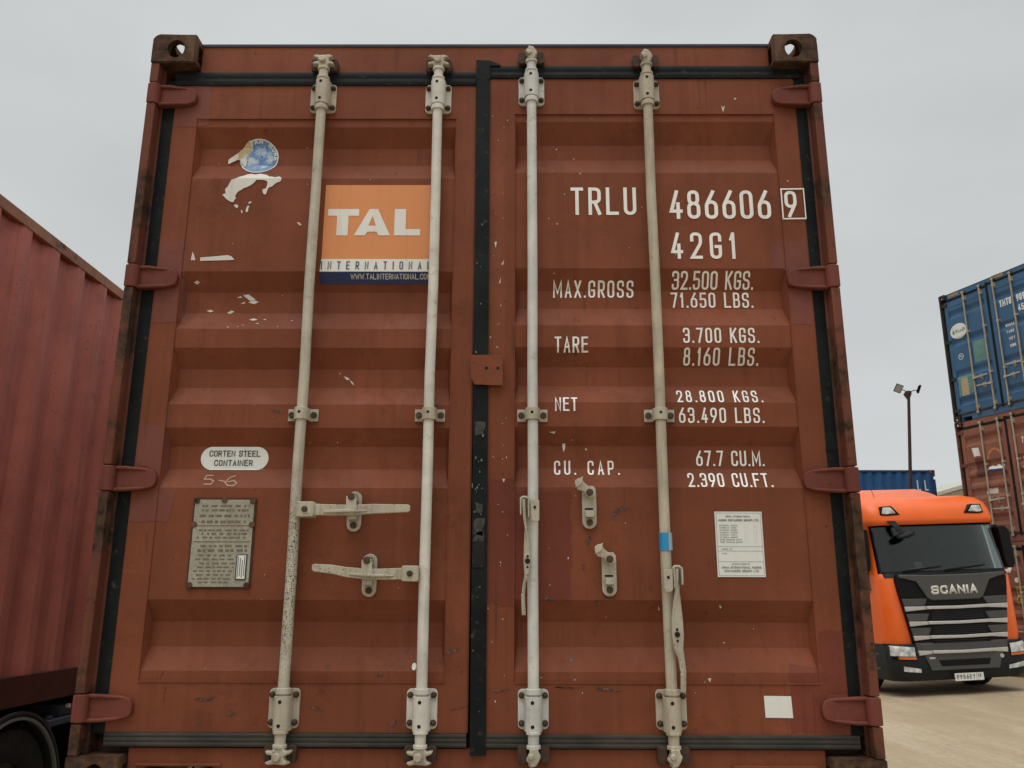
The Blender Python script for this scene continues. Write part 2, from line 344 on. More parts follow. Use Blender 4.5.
# outlines on the door skin (x, z in metres)
PATCH=[[(-1.095,2.411),(-1.006,2.411),(-0.999,2.254),(-1.039,2.245),(-1.049,2.237),(-1.137,2.237),(-1.133,2.278),(-1.092,2.303)],[(-1.147,1.786),(-1.035,1.794),(-1.032,1.692),(-1.02,1.494),(-1.13,1.494),(-1.132,1.574),(-1.119,1.648),(-1.15,1.714)],[(-1.145,1.137),(-1.045,1.138),(-1.036,0.984),(-1.046,0.957),(-0.993,0.911),(-1.006,0.818),(-1.129,0.817),(-1.124,0.885),(-1.068,0.918),(-1.066,0.984),(-1.131,1.01)],[(1.011,1.791),(1.134,1.798),(1.145,1.679),(1.068,1.671),(1.066,1.686),(1.0,1.694),(1.014,1.735),(1.001,1.753)],[(1.052,1.642),(1.135,1.602),(1.147,1.497),(1.129,1.486),(1.057,1.486),(1.046,1.558)],[(1.067,0.482),(1.148,0.485),(1.152,0.297),(1.079,0.302),(1.065,0.279),(1.137,0.202),(1.12,0.185),(0.956,0.187),(0.965,0.372),(0.975,0.381),(1.054,0.375),(1.056,0.396)],[(0.031,0.96),(0.11,0.953),(0.11,0.914),(0.298,0.914),(0.294,0.574),(0.111,0.573),(0.111,0.555),(0.029,0.561)]]
RESIDUE=[[(-0.836,2.06),(-0.821,2.055),(-0.8,2.059),(-0.774,2.051),(-0.77,2.044),(-0.744,2.041),(-0.732,2.044),(-0.722,2.037),(-0.724,2.023),(-0.743,2.016),(-0.754,2.005),(-0.766,1.998),(-0.77,1.986),(-0.775,1.97),(-0.783,1.973),(-0.787,1.991),(-0.775,1.995),(-0.77,2.014),(-0.773,2.025),(-0.794,2.029),(-0.811,2.028),(-0.824,2.012),(-0.854,1.995),(-0.874,1.984),(-0.883,1.963),(-0.879,1.959),(-0.886,1.95),(-0.884,1.941),(-0.896,1.942),(-0.914,1.954),(-0.93,1.97),(-0.918,1.977),(-0.921,1.993),(-0.91,2.005),(-0.901,2.03),(-0.883,2.037),(-0.855,2.053)],[(-0.885,1.932),(-0.874,1.934),(-0.868,1.925),(-0.873,1.917),(-0.881,1.922)],[(-0.833,1.941),(-0.823,1.944),(-0.822,1.941),(-0.831,1.935)],[(-0.837,1.927),(-0.827,1.926),(-0.833,1.918),(-0.832,1.909),(-0.835,1.902),(-0.84,1.907),(-0.839,1.917)],[(-0.858,1.911),(-0.854,1.911),(-0.851,1.899),(-0.854,1.899)]]
TORN=[[(-0.92,2.102),(-0.92,2.118),(-0.887,2.144),(-0.848,2.186),(-0.841,2.189),(-0.838,2.177),(-0.838,2.158),(-0.845,2.144),(-0.856,2.128),(-0.852,2.116),(-0.853,2.095),(-0.857,2.087),(-0.869,2.102),(-0.877,2.116),(-0.887,2.117),(-0.916,2.101)]]
TORNY=[[(-0.885,2.145),(-0.848,2.185),(-0.842,2.186),(-0.839,2.16),(-0.847,2.146),(-0.865,2.128),(-0.885,2.118)]]
FLECK=[[(-1.018,1.721),(-1.015,1.753),(-1.008,1.74),(-1.002,1.721)],[(-0.985,1.718),(-0.986,1.731),(-0.927,1.736),(-0.891,1.74),(-0.878,1.736),(-0.865,1.723),(-0.885,1.721)],[(-0.845,1.58),(-0.833,1.588),(-0.826,1.582)],[(-0.825,1.591),(-0.805,1.594),(-0.792,1.584),(-0.779,1.575),(-0.799,1.571)],[(-0.805,1.565),(-0.787,1.573),(-0.768,1.567),(-0.782,1.558)],[(-0.831,1.558),(-0.819,1.567),(-0.813,1.562)],[(-0.946,1.535),(-0.934,1.539),(-0.921,1.534),(-0.933,1.529)],[(-0.877,1.528),(-0.861,1.537),(-0.851,1.533),(-0.864,1.524)],[(-0.798,1.503),(-0.782,1.509),(-0.768,1.503),(-0.782,1.499)],[(-0.75,1.504),(-0.739,1.506),(-0.741,1.501)],[(-0.655,1.501),(-0.647,1.502),(-0.649,1.498)],[(-0.774,1.489),(-0.767,1.492),(-0.762,1.488)],[(-0.997,1.637),(-0.984,1.642),(-0.976,1.636),(-0.987,1.629)],[(-0.656,1.863),(-0.648,1.865),(-0.638,1.854),(-0.646,1.852)],[(-0.7,1.479),(-0.696,1.48),(-0.697,1.475)],[(-0.872,1.477),(-0.864,1.478),(-0.867,1.473)],[(-0.836,1.478),(-0.832,1.48),(-0.834,1.474)],[(-0.818,1.484),(-0.814,1.485),(-0.816,1.48)],[(-0.476,1.316),(-0.472,1.311),(-0.475,1.308)],[(-0.462,1.302),(-0.447,1.298),(-0.441,1.29),(-0.451,1.289)],[(-0.441,1.29),(-0.429,1.28),(-0.425,1.269),(-0.435,1.279)],[(-0.657,1.865),(-0.641,1.859),(-0.646,1.852)],[(0.042,1.789),(0.051,1.792),(0.047,1.767)],[(0.067,1.706),(0.077,1.722),(0.073,1.704)],[(0.059,1.636),(0.066,1.658),(0.064,1.636)],[(0.029,1.443),(0.035,1.442),(0.032,1.436)],[(0.759,0.561),(0.767,0.553),(0.762,0.548)],[(0.712,0.34),(0.723,0.342),(0.718,0.329)],[(0.568,0.557),(0.572,0.544),(0.568,0.542)],[(0.765,0.448),(0.771,0.448),(0.768,0.443)],[(0.867,2.328),(0.873,2.319),(0.881,2.328),(0.872,2.299)],[(0.916,2.36),(0.925,2.357),(0.918,2.35)],[(1.084,2.027),(1.09,2.027),(1.086,2.021)],[(0.271,1.072),(0.282,1.074),(0.281,1.057),(0.275,1.045)],[(0.075,0.957),(0.084,0.956),(0.079,0.945)],[(-0.018,0.877),(-0.011,0.875),(-0.014,0.862)],[(-0.006,0.814),(0.003,0.818),(-0.003,0.803)],[(0.228,1.112),(0.251,1.114),(0.246,1.107)],[(0.346,1.057),(0.354,1.056),(0.349,1.05)]]
SMEAR=[[(0.43,0.85),(0.452,0.863),(0.469,0.869),(0.483,0.863),(0.474,0.857),(0.456,0.854),(0.442,0.841),(0.44,0.824),(0.431,0.828)],[(0.345,0.767),(0.357,0.776),(0.363,0.767),(0.352,0.741),(0.343,0.75)],[(0.329,0.685),(0.338,0.687),(0.335,0.664)],[(0.363,0.639),(0.38,0.622),(0.376,0.619)],[(0.54,0.622),(0.549,0.618),(0.541,0.605)],[(0.361,0.559),(0.375,0.576),(0.383,0.563),(0.37,0.551)],[(0.401,0.584),(0.414,0.588),(0.418,0.576),(0.405,0.572)],[(0.36,0.472),(0.373,0.48),(0.368,0.466)],[(0.202,0.592),(0.228,0.585),(0.247,0.569),(0.215,0.571)],[(-0.51,0.254),(-0.489,0.252),(-0.468,0.248),(-0.481,0.243),(-0.503,0.248)],[(-0.264,0.211),(-0.243,0.218),(-0.246,0.205),(-0.26,0.198)],[(-0.086,0.246),(-0.05,0.256),(-0.025,0.259),(-0.05,0.251)],[(-0.097,0.421),(-0.06,0.428),(-0.053,0.421),(-0.089,0.407)],[(-0.313,0.347),(-0.299,0.354),(-0.291,0.346),(-0.305,0.342)],[(0.363,0.316),(0.386,0.313),(0.448,0.305),(0.433,0.3),(0.374,0.307)],[(0.234,0.314),(0.323,0.312),(0.284,0.309)],[(0.034,0.304),(0.105,0.308),(0.066,0.299)],[(0.286,0.402),(0.297,0.406),(0.297,0.387),(0.285,0.387)],[(-1.074,0.777),(-1.069,0.779),(-1.065,0.718)],[(-0.703,1.19),(-0.659,1.184),(-0.663,1.176),(-0.69,1.18)],[(-0.733,0.922),(-0.727,0.923),(-0.729,0.914)],[(-0.976,0.355),(-0.972,0.354),(-0.981,0.329)],[(-0.962,0.318),(-0.958,0.318),(-0.965,0.255)],[(-0.873,0.276),(-0.8,0.283),(-0.818,0.273),(-0.857,0.27)],[(-0.772,0.236),(-0.753,0.241),(-0.737,0.234),(-0.76,0.227)],[(-0.851,0.201),(-0.844,0.212),(-0.844,0.2)]]
CHALK=[[(-0.879,0.969),(-0.902,0.969),(-0.906,0.956),(-0.886,0.956),(-0.874,0.95),(-0.879,0.938),(-0.903,0.938)],[(-0.858,0.952),(-0.836,0.948)],[(-0.806,0.969),(-0.824,0.96),(-0.835,0.944),(-0.822,0.933),(-0.803,0.933),(-0.796,0.943),(-0.808,0.951),(-0.827,0.946)]]
# ------------------------------------------------------------------ yard
def gh(x, y):
    """the yard rises gently to the right of the trailer"""
    t = min(1, max(0, (x-6.4)/2.8)); return .125*t
def make_ground():
    xs = sorted(set([-400, -120, -50, -25, -12, -6, 0, 4]+[5+.35*i for i in range(16)]+[11, 14, 20, 30, 60, 140, 400]))
    ys = [-400, -100, -30, -10, -4, 0, 4, 8, 10, 12, 14, 16, 20, 26, 40, 80, 180, 400]
    mb = MB(); mb.add([(x, y, gh(x, y)) for y in ys for x in xs], [(j*len(xs)+i, j*len(xs)+i+1, (j+1)*len(xs)+i+1, (j+1)*len(xs)+i) for j in range(len(ys)-1) for i in range(len(xs)-1)])
    m = Mat('sandy_yard')
    c = m.mix(m.ramp(m.noise(.35, 6, .65), .3, .7), (.345, .265, .168, 1), (.445, .352, .232, 1))
    rot = m.n('ShaderNodeMapping'); rot.inputs['Rotation'].default_value = (0, 0, math.radians(6)); rot.inputs['Scale'].default_value = (2.2, .13, 1)
    m.l(m.vec, rot.inputs[0]); tr = m.n('ShaderNodeTexNoise'); tr.inputs['Scale'].default_value = 1.1; tr.inputs['Detail'].default_value = 6; tr.inputs['Roughness'].default_value = .65; m.l(rot.outputs[0], tr.inputs[0])
    c = m.mix(m.ramp(tr.outputs[0], .45, .68, 0, .4), c, (.27, .2, .13, 1))
    c = m.mix(m.ramp(tr.outputs[0], .34, .46, .4, 0), c, (.5, .43, .32, 1))
    c = m.mix(m.ramp(m.noise(14, 6, .75, off=4), .48, .7, 0, .45), c, (.2, .16, .11, 1))
    c = m.mix(m.ramp(m.noise(70, 3, .7, off=8), .62, .72, 0, .6), c, (.13, .105, .075, 1))
    m.col(c); m.rough(.92); m.b.inputs['Specular IOR Level'].default_value = .2
    a = m.n('ShaderNodeMath', operation='ADD'); m.l(tr.outputs[0], a.inputs[0]); m.l(m.mul(m.noise(22, 6, .7), .35), a.inputs[1]); m.bump(a.outputs[0], .7, .05)
    tag(mb.build('ground', m.m, smooth=True), kind='structure')
make_ground()
def stones():
    r = random.Random(9); mb = MB()
    for i in range(170):
        x, y = r.uniform(3.2, 9.5), r.uniform(2, 13.5); q = r.choice([.008, .012, .012, .02]); z = gh(x, y)
        mb.add([(x+q*a*r.uniform(.7, 1.2), y+q*b_*r.uniform(.7, 1.2), z+q*c*r.uniform(.5, .8)) for a, b_, c in ((1, 0, 0), (0, 1, 0), (-1, 0, 0), (0, -1, 0), (.2, .1, 1), (0, 0, -.5))], [(0, 1, 4), (1, 2, 4), (2, 3, 4), (3, 0, 4), (1, 0, 5), (2, 1, 5), (3, 2, 5), (0, 3, 5)])
    tag(mb.build('gravel', flat('pale_stone', (.3, .25, .19, 1), .9, .4, 30), smooth=False), 'loose pale pebbles scattered over the sandy yard', 'gravel', kind='stuff')
stones()

# ------------------------------------------------------------------ shipping containers
YD = .055                       # door skin sits this far behind the corner castings
def casting_mesh():
    """hollow 162 x 178 x 118 mm block with a hole in three faces; outer corner at (0,0), top at z=.118, body towards +x, +y"""
    def tmp(mb, nm):
        me = bpy.data.meshes.new(nm); me.from_pydata(mb.v, [], mb.f)
        bm = bmesh.new(); bm.from_mesh(me); bmesh.ops.recalc_face_normals(bm, faces=bm.faces)
        if nm == 'block':
            eds = [e for e in bm.edges if e.calc_length() > .01 and any(abs(v.co.x) < 1e-6 and abs(v.co.z-.118) < 1e-6 for v in e.verts) and all(abs(v.co.x) < 1e-6 and abs(v.co.z-.118) < 1e-6 for v in e.verts)]
            bmesh.ops.bevel(bm, geom=eds, offset=.032, segments=5, affect='EDGES', profile=.5)
            bmesh.ops.bevel(bm, geom=[e for e in bm.edges if e.calc_length() > .05], offset=.004, segments=2, affect='EDGES')
        bm.to_mesh(me); bm.free(); o = bpy.data.objects.new(nm, me); COL.objects.link(o); return o
    blk = tmp(MB().box(0, .162, 0, .178, 0, .118), 'block')
    cav = MB().box(.026, .2, .028, .15, .024, .092)
    h1 = MB().prism(arc(.089, .057, .0315, .037, 0, 345, 23), 'y', -.05, .06)
    h2 = MB().prism([(a, b) for a, b in arc(.089, .057, .026, .037, 0, 345, 23)], 'x', -.05, .06)
    h3 = MB().prism(arc(.089, .089, .032, .06, 0, 345, 23), 'z', .06, .2)
    cs = [tmp(c, 'cut') for c in (cav, h1, h2, h3)]
    for c in cs:
        b = blk.modifiers.new('b', 'BOOLEAN'); b.operation = 'DIFFERENCE'; b.object = c; b.solver = 'EXACT'
    dg = bpy.context.evaluated_depsgraph_get(); me = bpy.data.meshes.new_from_object(blk.evaluated_get(dg))
    for o in cs+[blk]: bpy.data.objects.remove(o)
    me.name = 'corner_casting'; me.materials.clear(); return me
CAST = casting_mesh()
def corrugated(axis_len, z0, z1, out, depth, phase=.0, pitch=.286, a=.072, sl=.068):
    """profile points (along, inset) of a trapezoid corrugated wall"""
    p = [(0, 0)]; t = phase
    while t < axis_len:
        for d, k in ((0, 0), (a, 0), (a+sl, depth), (pitch-sl, depth)):
            if 0 < t+d < axis_len: p.append((t+d, k))
        t += pitch
    p.append((axis_len, p[-1][1])); return p
class Door:
    """one door leaf: skin with pressed horizontal recesses, in container coordinates"""
    def __init__(s, x0, x1, z0, z1, rx0, rx1, recs, zlo, zhi, depth=.036):
        s.x0, s.x1, s.z0, s.z1, s.rx0, s.rx1, s.recs, s.zlo, s.zhi, s.depth = x0, x1, z0, z1, rx0, rx1, recs, zlo, zhi, depth; s.t = .013
    def y(s, x, z):
        px = min((x-s.rx0)/s.t, (s.rx1-x)/s.t, 1)
        if px <= 0: return YD-.003
        if z > s.zhi or z < s.zlo: return YD-.003
        for a, b, c, d in s.recs:
            if d < z < a: return YD+s.depth*min(px, (a-z)/(a-b), (z-d)/(c-d), 1)
        return YD
    def creases(s):
        return sorted({z for q in s.recs for z in q})
    def panel(s, name, mats, parent):
        e = .0015; xs = [s.x0, s.rx0, s.rx0+.0005, s.rx0+s.t]+[s.rx0+s.t+(s.rx1-s.rx0-2*s.t)*i/6 for i in range(1, 6)]+[s.rx1-s.t, s.rx1-.0005, s.rx1, s.x1]
        zs = sorted({s.z0, s.z1, s.zlo, s.zlo+e, s.zhi, s.zhi-e} | set(s.creases()))
        def yy(i, j):
            x, z = xs[i], zs[j]
            if i in (0, 1, len(xs)-1, len(xs)-2) or z >= s.zhi or z <= s.zlo: return YD-.003
            return s.y(x, z) if (s.zlo < z < s.zhi) else YD
        mb = MB(); n = len(xs); mb.v = [(xs[i], yy(i, j), zs[j]) for j in range(len(zs)) for i in range(n)]
        for j in range(len(zs)-1):
            for i in range(n-1):
                q = (j*n+i, j*n+i+1, (j+1)*n+i+1, (j+1)*n+i)
                ys = [mb.v[k][1] for k in q]; dp = [k for k in range(4) if ys[k] > YD+s.depth*.5]
                if len(dp) == 1:                       # corner of a recess: crease runs to the sunk corner
                    k = dp[0]; mb.f += [(q[k], q[(k+1) % 4], q[(k+2) % 4]), (q[k], q[(k+2) % 4], q[(k+3) % 4])]; mb.mi += [0, 0]
                else: mb.f.append(q); mb.mi.append(0)
        # weld beads along the pressed sheet and rims that give the leaf its thickness
        for z in (s.zhi, s.zlo): mb.box(s.rx0, s.rx1, YD-.006, YD+.002, z-.002, z+.002)
        for x in (s.rx0, s.rx1): mb.box(x-.0015, x+.0015, YD-.0045, YD+.002, s.zlo+.01, s.zhi-.01)
        mb.box(s.x0, s.x1, YD+.0, YD+.05, s.z1-.0, s.z1+.004); mb.box(s.x0, s.x1, YD, YD+.05, s.z0-.004, s.z0)
        mb.box(s.x0-.004, s.x0, YD, YD+.05, s.z0, s.z1); mb.box(s.x1, s.x1+.004, YD, YD+.05, s.z0, s.z1)
        mb.add([(s.x0, YD+.05, s.z0), (s.x1, YD+.05, s.z0), (s.x1, YD+.05, s.z1), (s.x0, YD+.05, s.z1)], [(0, 1, 2, 3)])
        return mb.build(name, mats, parent, angle=12, fixn=False)
    def lay(s, name, polys, mats, parent, off=.0016, fine=None):
        """lay flat shapes [(verts, faces, mat)] on the leaf, folded over its creases"""
        bm = bmesh.new(); 
        for k, (vs, fs, mi) in enumerate(polys):
            d = .0002*(k % 3); bv = [bm.verts.new((a, d, b)) for a, b in vs]
            for f in fs:
                try: q = bm.faces.new([bv[i] for i in f]); q.material_index = mi
                except ValueError: pass
        for f in bm.faces: f.normal_update()
        bmesh.ops.triangulate(bm, faces=[f for f in bm.faces if len(f.verts) > 4])
        if bm.verts:
            z0, z1 = min(v.co.z for v in bm.verts), max(v.co.z for v in bm.verts); x0, x1 = min(v.co.x for v in bm.verts), max(v.co.x for v in bm.verts)
            zs = set(s.creases()) | {s.zlo, s.zhi}
            if fine: zs |= {z0+fine*i for i in range(int((z1-z0)/fine)+1)}
            xs = {s.rx0, s.rx0+s.t, s.rx1-s.t, s.rx1} | ({x0+fine*i for i in range(int((x1-x0)/fine)+1)} if fine else set())
            for ax, cs in ((2, zs), (0, xs)):
                for c in cs:
                    lo, hi = ((z0, z1), None, (x0, x1))[0 if ax == 2 else 2]
                    if lo < c < hi:
                        co_ = [0, 0, 0]; co_[ax] = c; no = [0, 0, 0]; no[ax] = 1
                        bmesh.ops.bisect_plane(bm, geom=bm.verts[:]+bm.edges[:]+bm.faces[:], plane_co=co_, plane_no=no, dist=1e-6)
        for v in bm.verts: v.co.y = s.y(v.co.x, v.co.z)-off-v.co.y
        for f in bm.faces:
            f.normal_update()
            if f.normal.y > 0: f.normal_flip()
        me = bpy.data.meshes.new(name); bm.to_mesh(me); bm.free()
        for m in mats: me.materials.append(m)
        o = bpy.data.objects.new(name, me); COL.objects.link(o); o.parent = parent; return o
    def sunk(s, x, z):
        """measurements were taken on the leaf's outer face: scale them when the spot lies in a recess"""
        k = (s.y(x, z)+2.72)/(YD+2.72); return lambda a, b: (.1227+(a-.1227)*k, .5728+(b-.5728)*k)
    def text(s, name, lines, mat, parent, wr=.42, sr=.116, off=.0016, fix=True):
        for t, x0, x1, z0, z1 in lines:
            f = s.sunk((x0+x1)/2, (z0+z1)/2) if fix else (lambda a, b: (a, b)); (x0, z0), (x1, z1) = f(x0, z0), f(x1, z1)
            s.lay(name, [(a, b, 0) for a, b in text_polys(t, x0, x1, z0, z1, wr, sr)], [mat], parent, off)
    def fixed(s, p):
        f = s.sunk(sum(a for a, b in p)/len(p), sum(b for a, b in p)/len(p)); return [f(a, b) for a, b in p]
def poly(p, mi=0): return (p, [tuple(range(len(p)))], mi)
def gasket_strip(mb, x0, x1, z0, z1, y, vertical, ridges=3, h=.012, back=.04, slant=0.):
    """rubber strip with lengthwise ribs"""
    w = (x1-x0) if vertical else (z1-z0); prof = []
    n = ridges*6
    for i in range(n+1):
        t = i/n; prof.append((t*w, h*(.82+.18*abs(math.sin(PI*ridges*t))**.8)))
    prof = [(0, -back)]+prof+[(w, -back)]
    if vertical: mb.loft([[(x0+a+o_, y-b, z) for a, b in prof] for z, o_ in ((z0, slant), (z1, 0))])
    else: mb.loft([[(x, y-b, z0+a) for a, b in prof] for x in (x0, x1)])
def rod_set(door, x, zt, zb, mid, matr, up, style, lean=0.):
    """a vertical locking bar with its three guides and cams; style 'front' or 'side' says how the cam is turned"""
    yc = .022; r = .0172
    mb = MB(); rb = random.Random(int(x*1000)); mb.tube([(x, yc, zb-.05), (x, yc, zb+.08)]+[(x+rb.uniform(-.0022, .0022), yc+rb.uniform(-.002, .002), zb+.08+(zt-zb-.16)*k/6) for k in range(1, 6)]+[(x, yc, zt-.08), (x, yc, zt+.06)], r, 20)
    for z, s in ((zb+.052, 1), (zt-.052, -1)): mb.tube([(x, yc, z-.009), (x, yc, z+.009)], .0235, 20)
    for z, s in ((zb-.066, -1), (zt+.07, 1)):
        mb.tube([(x, yc, z-s*.006), (x, yc, z+s*.004)], .023, 20); mb.tube([(x, yc, z), (x, yc, z+s*.038)], [.0175, .016], 18)
        mb.tube([(x, yc, z+s*.033), (x, yc, z+s*.044)], .0215, 18)
    o = mb.build('locking_bar', matr, door, bevel=.002)
    for z, s in ((zb-.066+.0, -1), (zt+.07, 1)):
        c = MB(); z0 = z+s*.040; Q = lambda dx, dz: (x+dx, z0+s*dz*.72)
        if style == 'front':
            c.prism([Q(-.014, 0), Q(.014, 0), Q(.02, .016), Q(.04, .012), Q(.036, .026), Q(.018, .034), Q(.02, .05), Q(.036, .062), Q(.02, .07), Q(-.012, .066), Q(-.03, .07), Q(-.04, .06), Q(-.018, .048), Q(-.017, .034), Q(-.036, .028), Q(-.04, .014), Q(-.02, .016)], 'y', yc-.016, yc+.016)
            c.tube([(x-.004, yc-.028, z0+s*.027), (x-.004, yc+.02, z0+s*.027)], .013, 14)
        else:
            c.prism([Q(-.013, 0), Q(.013, 0), Q(.016, .02), Q(.022, .03), Q(.016, .05), Q(.006, .07), Q(-.012, .074), Q(-.01, .058), Q(-.022, .05), Q(-.02, .036), Q(-.012, .03)], 'y', yc-.022, yc+.016)
            c.tube([(x-.008, yc-.03, z0+s*.022), (x-.008, yc+.01, z0+s*.022)], .009, 12); c.tube([(x-.016, yc-.008, z0+s*.044), (x+.012, yc-.008, z0+s*.04)], .008, 12)
        c.build('locking_cam', M['handle'], door, bevel=.0035)
    for z, s in ((zb, -1), (zt, 1)):
        b = MB(); b.prism(rrect(x-.047, x+.047, z-.058, z+.058, .014), 'y', YD-.012, YD-.0022)
        # folded saddle over the bar
        sec = [(x-.028, YD-.012), (x-.026, yc+.006)]+[(x+.026*math.cos(math.radians(a)), yc+.004-.026*math.sin(math.radians(a))) for a in range(170, 5, -20)]+[(x+.026, yc+.006), (x+.028, YD-.012)]
        ins = [(x-.0195, YD-.012), (x-.0195, yc+.006)]+[(x+.0195*math.cos(math.radians(a)), yc+.004-.0195*math.sin(math.radians(a))) for a in range(170, 5, -20)]+[(x+.0195, yc+.006), (x+.0195, YD-.012)]
        pr = sec+ins[::-1]; zz0, zz1 = (z-.062, z+.04) if s > 0 else (z-.04, z+.062)
        zz0, zz1 = z-.05+.012*s, z+.05+.012*s
        b.prism(pr, 'z', zz0, zz1)
        for dx in (-.036, .036):
            for dz in (-.04, .04): b.tube([(x+dx, YD-.011, z+dz), (x+dx, YD-.021, z+dz)], .0095, 10, 1); b.tube([(x+dx, YD-.0205, z+dz), (x+dx, YD-.0255, z+dz)], [.007, .004], 10, 1)
        for dz in (-.034+.012*s, .034+.012*s): b.tube([(x-.003, yc-.02, z+dz), (x-.003, yc-.0228, z+dz)], .0058, 12, 2)
        b.build('bar_bracket', [matr if matr is not M['rod_speckled'] else M['hardware'], M['bolt'], M['hole']], door, bevel=.0016)
    for z in mid:
        b = MB(); sec = [(x-.05, YD-.001), (x-.05, YD-.009), (x-.025, YD-.010), (x-.023, yc)]+[(x+.0235*math.cos(math.radians(a)), yc-.0235*math.sin(math.radians(a))) for a in range(170, 5, -20)]+[(x+.023, yc), (x+.025, YD-.010), (x+.05, YD-.009), (x+.05, YD-.001)]
        ins = [(x+.019, YD-.001), (x+.019, yc)]+[(x+.019*math.cos(math.radians(a)), yc-.019*math.sin(math.radians(a))) for a in range(10, 175, 20)]+[(x-.019, yc), (x-.019, YD-.001)]
        b.prism(sec+ins, 'z', z-.0205, z+.0205)
        for dx in (-.037, .037): b.tube([(x+dx, YD-.008, z), (x+dx, YD-.017, z)], .0105, 10, 1)
        b.tube([(x-.002, yc-.021, z+.003), (x-.002, yc-.0245, z+.003)], .005, 10, 2)
        b.build('bar_guide', [M['hardware'], M['bolt'], M['hole']], door, bevel=.0016)
    return o
def stadium(cx, z0, z1, w, n=8):
    r = w/2; return arc(cx, z1-r, r, r, 0, 180, n)+arc(cx, z0+r, r, r, 180, 360, n)
def retainer(door, cx, z0, z1, holding):
    w = .046; b = MB(); b.prism(stadium(cx, z0, z1, w), 'y', YD-.014, YD-.0015)
    h = z1-z0
    b.tube([(cx, YD-.012, z1-.023), (cx, YD-.030, z1-.023)], .0125, 12, 1); b.tube([(cx, YD-.029, z1-.023), (cx, YD-.034, z1-.023)], .008, 8, 1)
    b.tube([(cx, YD-.012, z0+.02), (cx, YD-.022, z0+.02)], .0105, 10, 1)
    if holding:
        b.prism(rrect(cx-.016, cx+.016, z0+.036, z0+.058, .003), 'y', YD-.05, YD-.01)
        zt = z1-.012
        b.prism([(cx-.017, zt-.012), (cx-.008, zt-.004), (cx+.01, zt-.004), (cx+.016, zt-.022), (cx+.017, zt-.04), (cx+.02, zt-.05), (cx+.004, zt-.062), (cx-.01, zt-.064), (cx-.026, zt-.05), (cx-.016, zt-.036)], 'y', YD-.072, YD-.064)
        b.prism([(cx-.015, zt-.012), (cx+.012, zt-.006), (cx+.014, zt-.024), (cx-.014, zt-.026)], 'y', YD-.066, YD-.012)
        b.tube([(cx, YD-.071, z1-.023), (cx, YD-.077, z1-.023)], .0115, 10, 1)
    else:
        b.prism(rrect(cx-.014, cx+.014, z0+.036, z0+.056, .004), 'y', YD-.034, YD-.01); b.prism(rrect(cx-.015, cx+.012, z0+.060, z0+.066, .001), 'y', YD-.0148, YD-.013, 2)
        b.prism([(cx+.02, z1-.012), (cx+.012, z1-.002), (cx-.004, z1-.002), (cx-.018, z1+.010), (cx-.024, z1+.022), (cx-.034, z1+.024), (cx-.046, z1+.016), (cx-.046, z1+.004), (cx-.038, z1-.014), (cx-.028, z1-.016), (cx-.016, z1-.02), (cx-.012, z1-.032), (cx+.004, z1-.042), (cx+.018, z1-.034)], 'y', YD-.034, YD-.026)
        b.bar([((cx-.04, YD-.03, z1+.006), (.006, 0, .014), (0, .004, 0)), ((cx-.03, YD-.045, z1+.012), (.004, 0, .013), (0, .003, 0)), ((cx-.024, YD-.05, z1+.016), (.003, 0, .011), (0, .002, 0))])
        b.tube([(cx, YD-.033, z1-.023), (cx, YD-.042, z1-.023)], .0115, 10, 1)
    return b.build('handle_retainer', [M['hardware'], M['bolt'], M['hole']], door, bevel=.002)
def hinge(door, sx, z, m):
    """sx -1 for the left post, +1 for the right"""
    b = MB(); X = lambda a: sx*a
    pl = [(1.192, -.040), (1.192, .040), (1.165, .039), (1.10, .037), (1.075, .033), (1.058, .026), (1.05, .012), (1.05, -.012), (1.056, -.025), (1.075, -.031), (1.10, -.036), (1.165, -.040)]
    b.prism([(X(a), z+c) for a, c in pl], 'y', YD-.026, YD-.004)
    for s in (-1, 1): b.tube([(X(1.188), YD-.030, z+s*.035), (X(1.15), YD-.030, z+s*.035), (X(1.09), YD-.024, z+s*.030), (X(1.066), YD-.018, z+s*.024)], [.0065, .0065, .005, .003], 10)
    b.prism([(X(1.2195), .004), (X(1.2195), .05), (X(1.18), .052), (X(1.178), .03), (X(1.19), .006)], 'z', z-.0395, z+.0395)
    b.tube([(X(1.199), .022, z-.0405), (X(1.199), .022, z+.0405)], .0215, 16)
    return b.build('hinge', m, door, bevel=.003)
